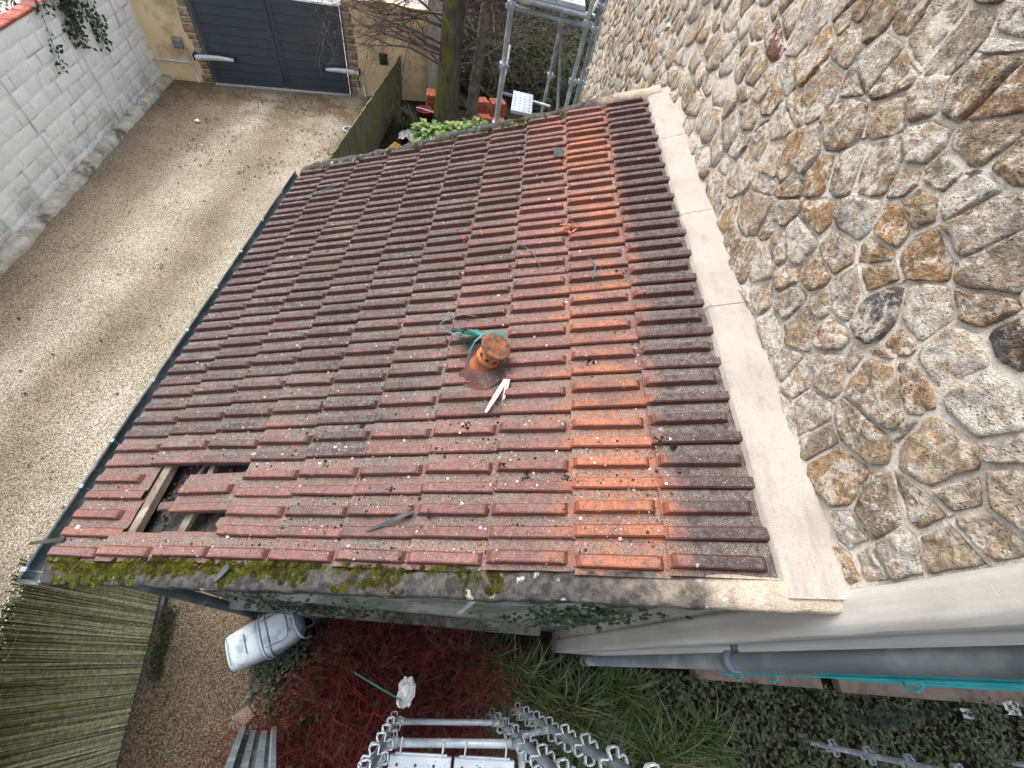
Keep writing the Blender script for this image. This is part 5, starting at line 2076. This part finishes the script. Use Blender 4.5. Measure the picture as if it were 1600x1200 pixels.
for i, (a, b, lab) in enumerate(((rp(1.11, 2.02, .05), rp(.93, 1.72, .05), 'teal strap offcut lying on the roof above the vent'),
                                 (rp(.62, 1.75, .05), rp(.60, 1.55, .05), 'short teal strap beside the orange tile course'),
                                 (rp(3.50, 3.30, .05), rp(3.05, 3.45, .05), 'teal strap offcut near the gutter at the rear'),
                                 (rp(1.95, 3.96, .095), rp(1.05, 3.93, .095), 'teal strap lying along the rear verge'))):
    mb = MB()
    m_ = (a + b) / 2 + V(.03, .02, .012)
    ribbon(mb, [a, (a + m_) / 2 + V(0, .01, .004), m_, (m_ + b) / 2, b], .005, .25)
    mb.build('strap_offcut', MAT['teal'], label=lab, cat='strap', group='teal strap offcuts on the roof')
# white sticks
mb = MB()
def stick(mb, a, b, w, h=.006):
    a, b = Vector(a), Vector(b)
    ax_ = (b - a).normalized()
    s_ = ax_.cross(V(-SP, 0, CP)).normalized()
    n_ = s_.cross(ax_)
    vs = []
    for p, k in ((a, 1), (a + (b - a) * .5, 1.05), (b, .55)):
        vs += [p - s_ * w * k, p + s_ * w * k, p + s_ * w * k + n_ * h, p - s_ * w * k + n_ * h]
    fs = [(0, 1, 2, 3), (11, 10, 9, 8)]
    for q in (0, 4):
        for i in range(4):
            j = (i + 1) % 4
            fs.append((q + i, q + j, q + j + 4, q + i + 4))
    mb.add(vs, fs)
stick(mb, rp(1.10, .83, .05), rp(1.195, .625, .052), .014)
stick(mb, rp(1.085, .825, .055), rp(1.105, .70, .05), .010)
mb.build('white_sticks', MAT['white_wood'], label='two white painted wood splinters lying below the vent', cat='wood')
mb = MB()
stick(mb, rp(1.30, .79, .05), rp(1.47, .75, .05), .003, .004)
mb.build('straw', MAT['old_wood'], label='thin pale straw lying left of the white splinters', cat='straw')
mb = MB()
mb.grid(lambda a, b: rp(.78 + a * .075, 3.12 + b * .10 + a * .03, .045 + .025 * b + .004 * fbm((a, b, 0), 3)), 4, 4)
mb.build('blue_scrap', MAT['slate'], label='bluish scrap of metal on the roof near the rear', cat='scrap')
for (u, v, n, lab) in ((.72, 2.10, 13, 'heap of bright orange shards of a broken tile'), (1.50, 2.18, 5, 'few orange tile shards left of the broken heap')):
    mb = MB()
    for k in range(n):
        a = rp(u + rnd.gauss(0, .035), v + rnd.gauss(0, .035), .045 + rnd.random() * .015)
        b = a + V(rnd.gauss(0, .03), rnd.gauss(0, .03), rnd.gauss(0, .006))
        stick(mb, a, b, rnd.uniform(.004, .010), .006)
    mb.build('tile_shards', MAT['newtile'], label=lab, cat='shards', kind='stuff')
mb = MB()
stick(mb, rp(2.42, -.15, .05), rp(2.48, -.215, .035), .016, .005)
mb.build('slate_chip', MAT['slate'], label='dark curled slate chip lying on the mossy front verge', cat='chip')
mb = MB()
stick(mb, rp(1.50, .11, .045), rp(1.72, .015, .05), .009, .004)
mb.build('grey_strip', MAT['slate'], label='thin grey strip lying across the lowest tiles', cat='strip')
mb = MB()
stick(mb, rp(3.66, -.03, .03), rp(3.86, -.06, .06), .012, .006)
mb.build('bark_strip', MAT['felt'], label='dark curl of bark sticking over the gutter corner', cat='bark')
mb = MB()
stick(mb, rp(2.60, .06, -.03), rp(2.70, .09, -.04), .035, .014)
mb.build('tile_piece', MAT['brownboard'], label='broken flat tile piece lying inside the roof hole', cat='tile piece')
for (u, v, r, lab) in ((.30, .40, .018, 'black moss lump on the dark upper course'),):
    mb = MB()
    for k in range(16):
        mb.pebble(rp(u + rnd.gauss(0, .008), v + rnd.gauss(0, .008), on_roof(u, v) + rnd.uniform(.0, .018)), .010, col=(.02, .018, .015))
    mb.build('moss_lump', MAT['crumb'], label=lab, cat='moss')

# gutter silt and dead leaves on the drive
mb = MB()
for k in range(900):
    y = rnd.uniform(-.2, 4.0)
    if fbm((y, 0, 0), 1.4, 3) < -.05:
        continue
    mb.pebble((GX + rnd.gauss(.01, .022), y, GZ2 - .045 + rnd.random() * .02), rnd.uniform(.004, .012), col=rnd.choice([(.03, .025, .02), (.06, .045, .03), (.10, .05, .03)]))
mb.build('gutter_silt', MAT['crumb'], label='dark silt and leaf bits lying in the gutter', cat='silt', kind='stuff')
mb = MB()
for k in range(1500):
    q = rnd.random()
    if q < .55:
        y = 7.2 + rnd.random() ** .8 * 4.0
        x = -8.9 + rnd.random() * 4.6
        if fbm((x, y, 0), .9, 3) < -.05 + .12 * (abs(x + 6.6) < 1.2):
            continue
    elif q < .72:
        y, x = rnd.uniform(9.4, 12.2), -4.3 - abs(rnd.gauss(0, .35))
    else:
        y, x = rnd.uniform(-3, 10), rnd.uniform(-8.2, -3.4)
        if rnd.random() < .6:
            continue
    if y > 10.9 + (x + 8.4) * .30:
        continue
    mb.leaf((x, y, GZ + .012), (rnd.uniform(-1, 1), rnd.uniform(-1, 1), .1), (0, 0, 1), rnd.uniform(.035, .085), rnd.uniform(.02, .045), rnd.choice([(.05, .026, .02), (.08, .045, .03), (.035, .02, .022), (.12, .075, .04)]))
mb.build('dead_leaves', MAT['leaf_dull'], label='dark dead leaves scattered over the gravel driveway', cat='leaves', kind='stuff')
mb = MB()
stick(mb, (-8.0, 9.0, GZ + .01), (-7.9, 8.95, GZ + .02), .04, .03)
mb.build('white_litter', MAT['white_wood'], label='small white scrap lying on the drive before the gate', cat='litter')
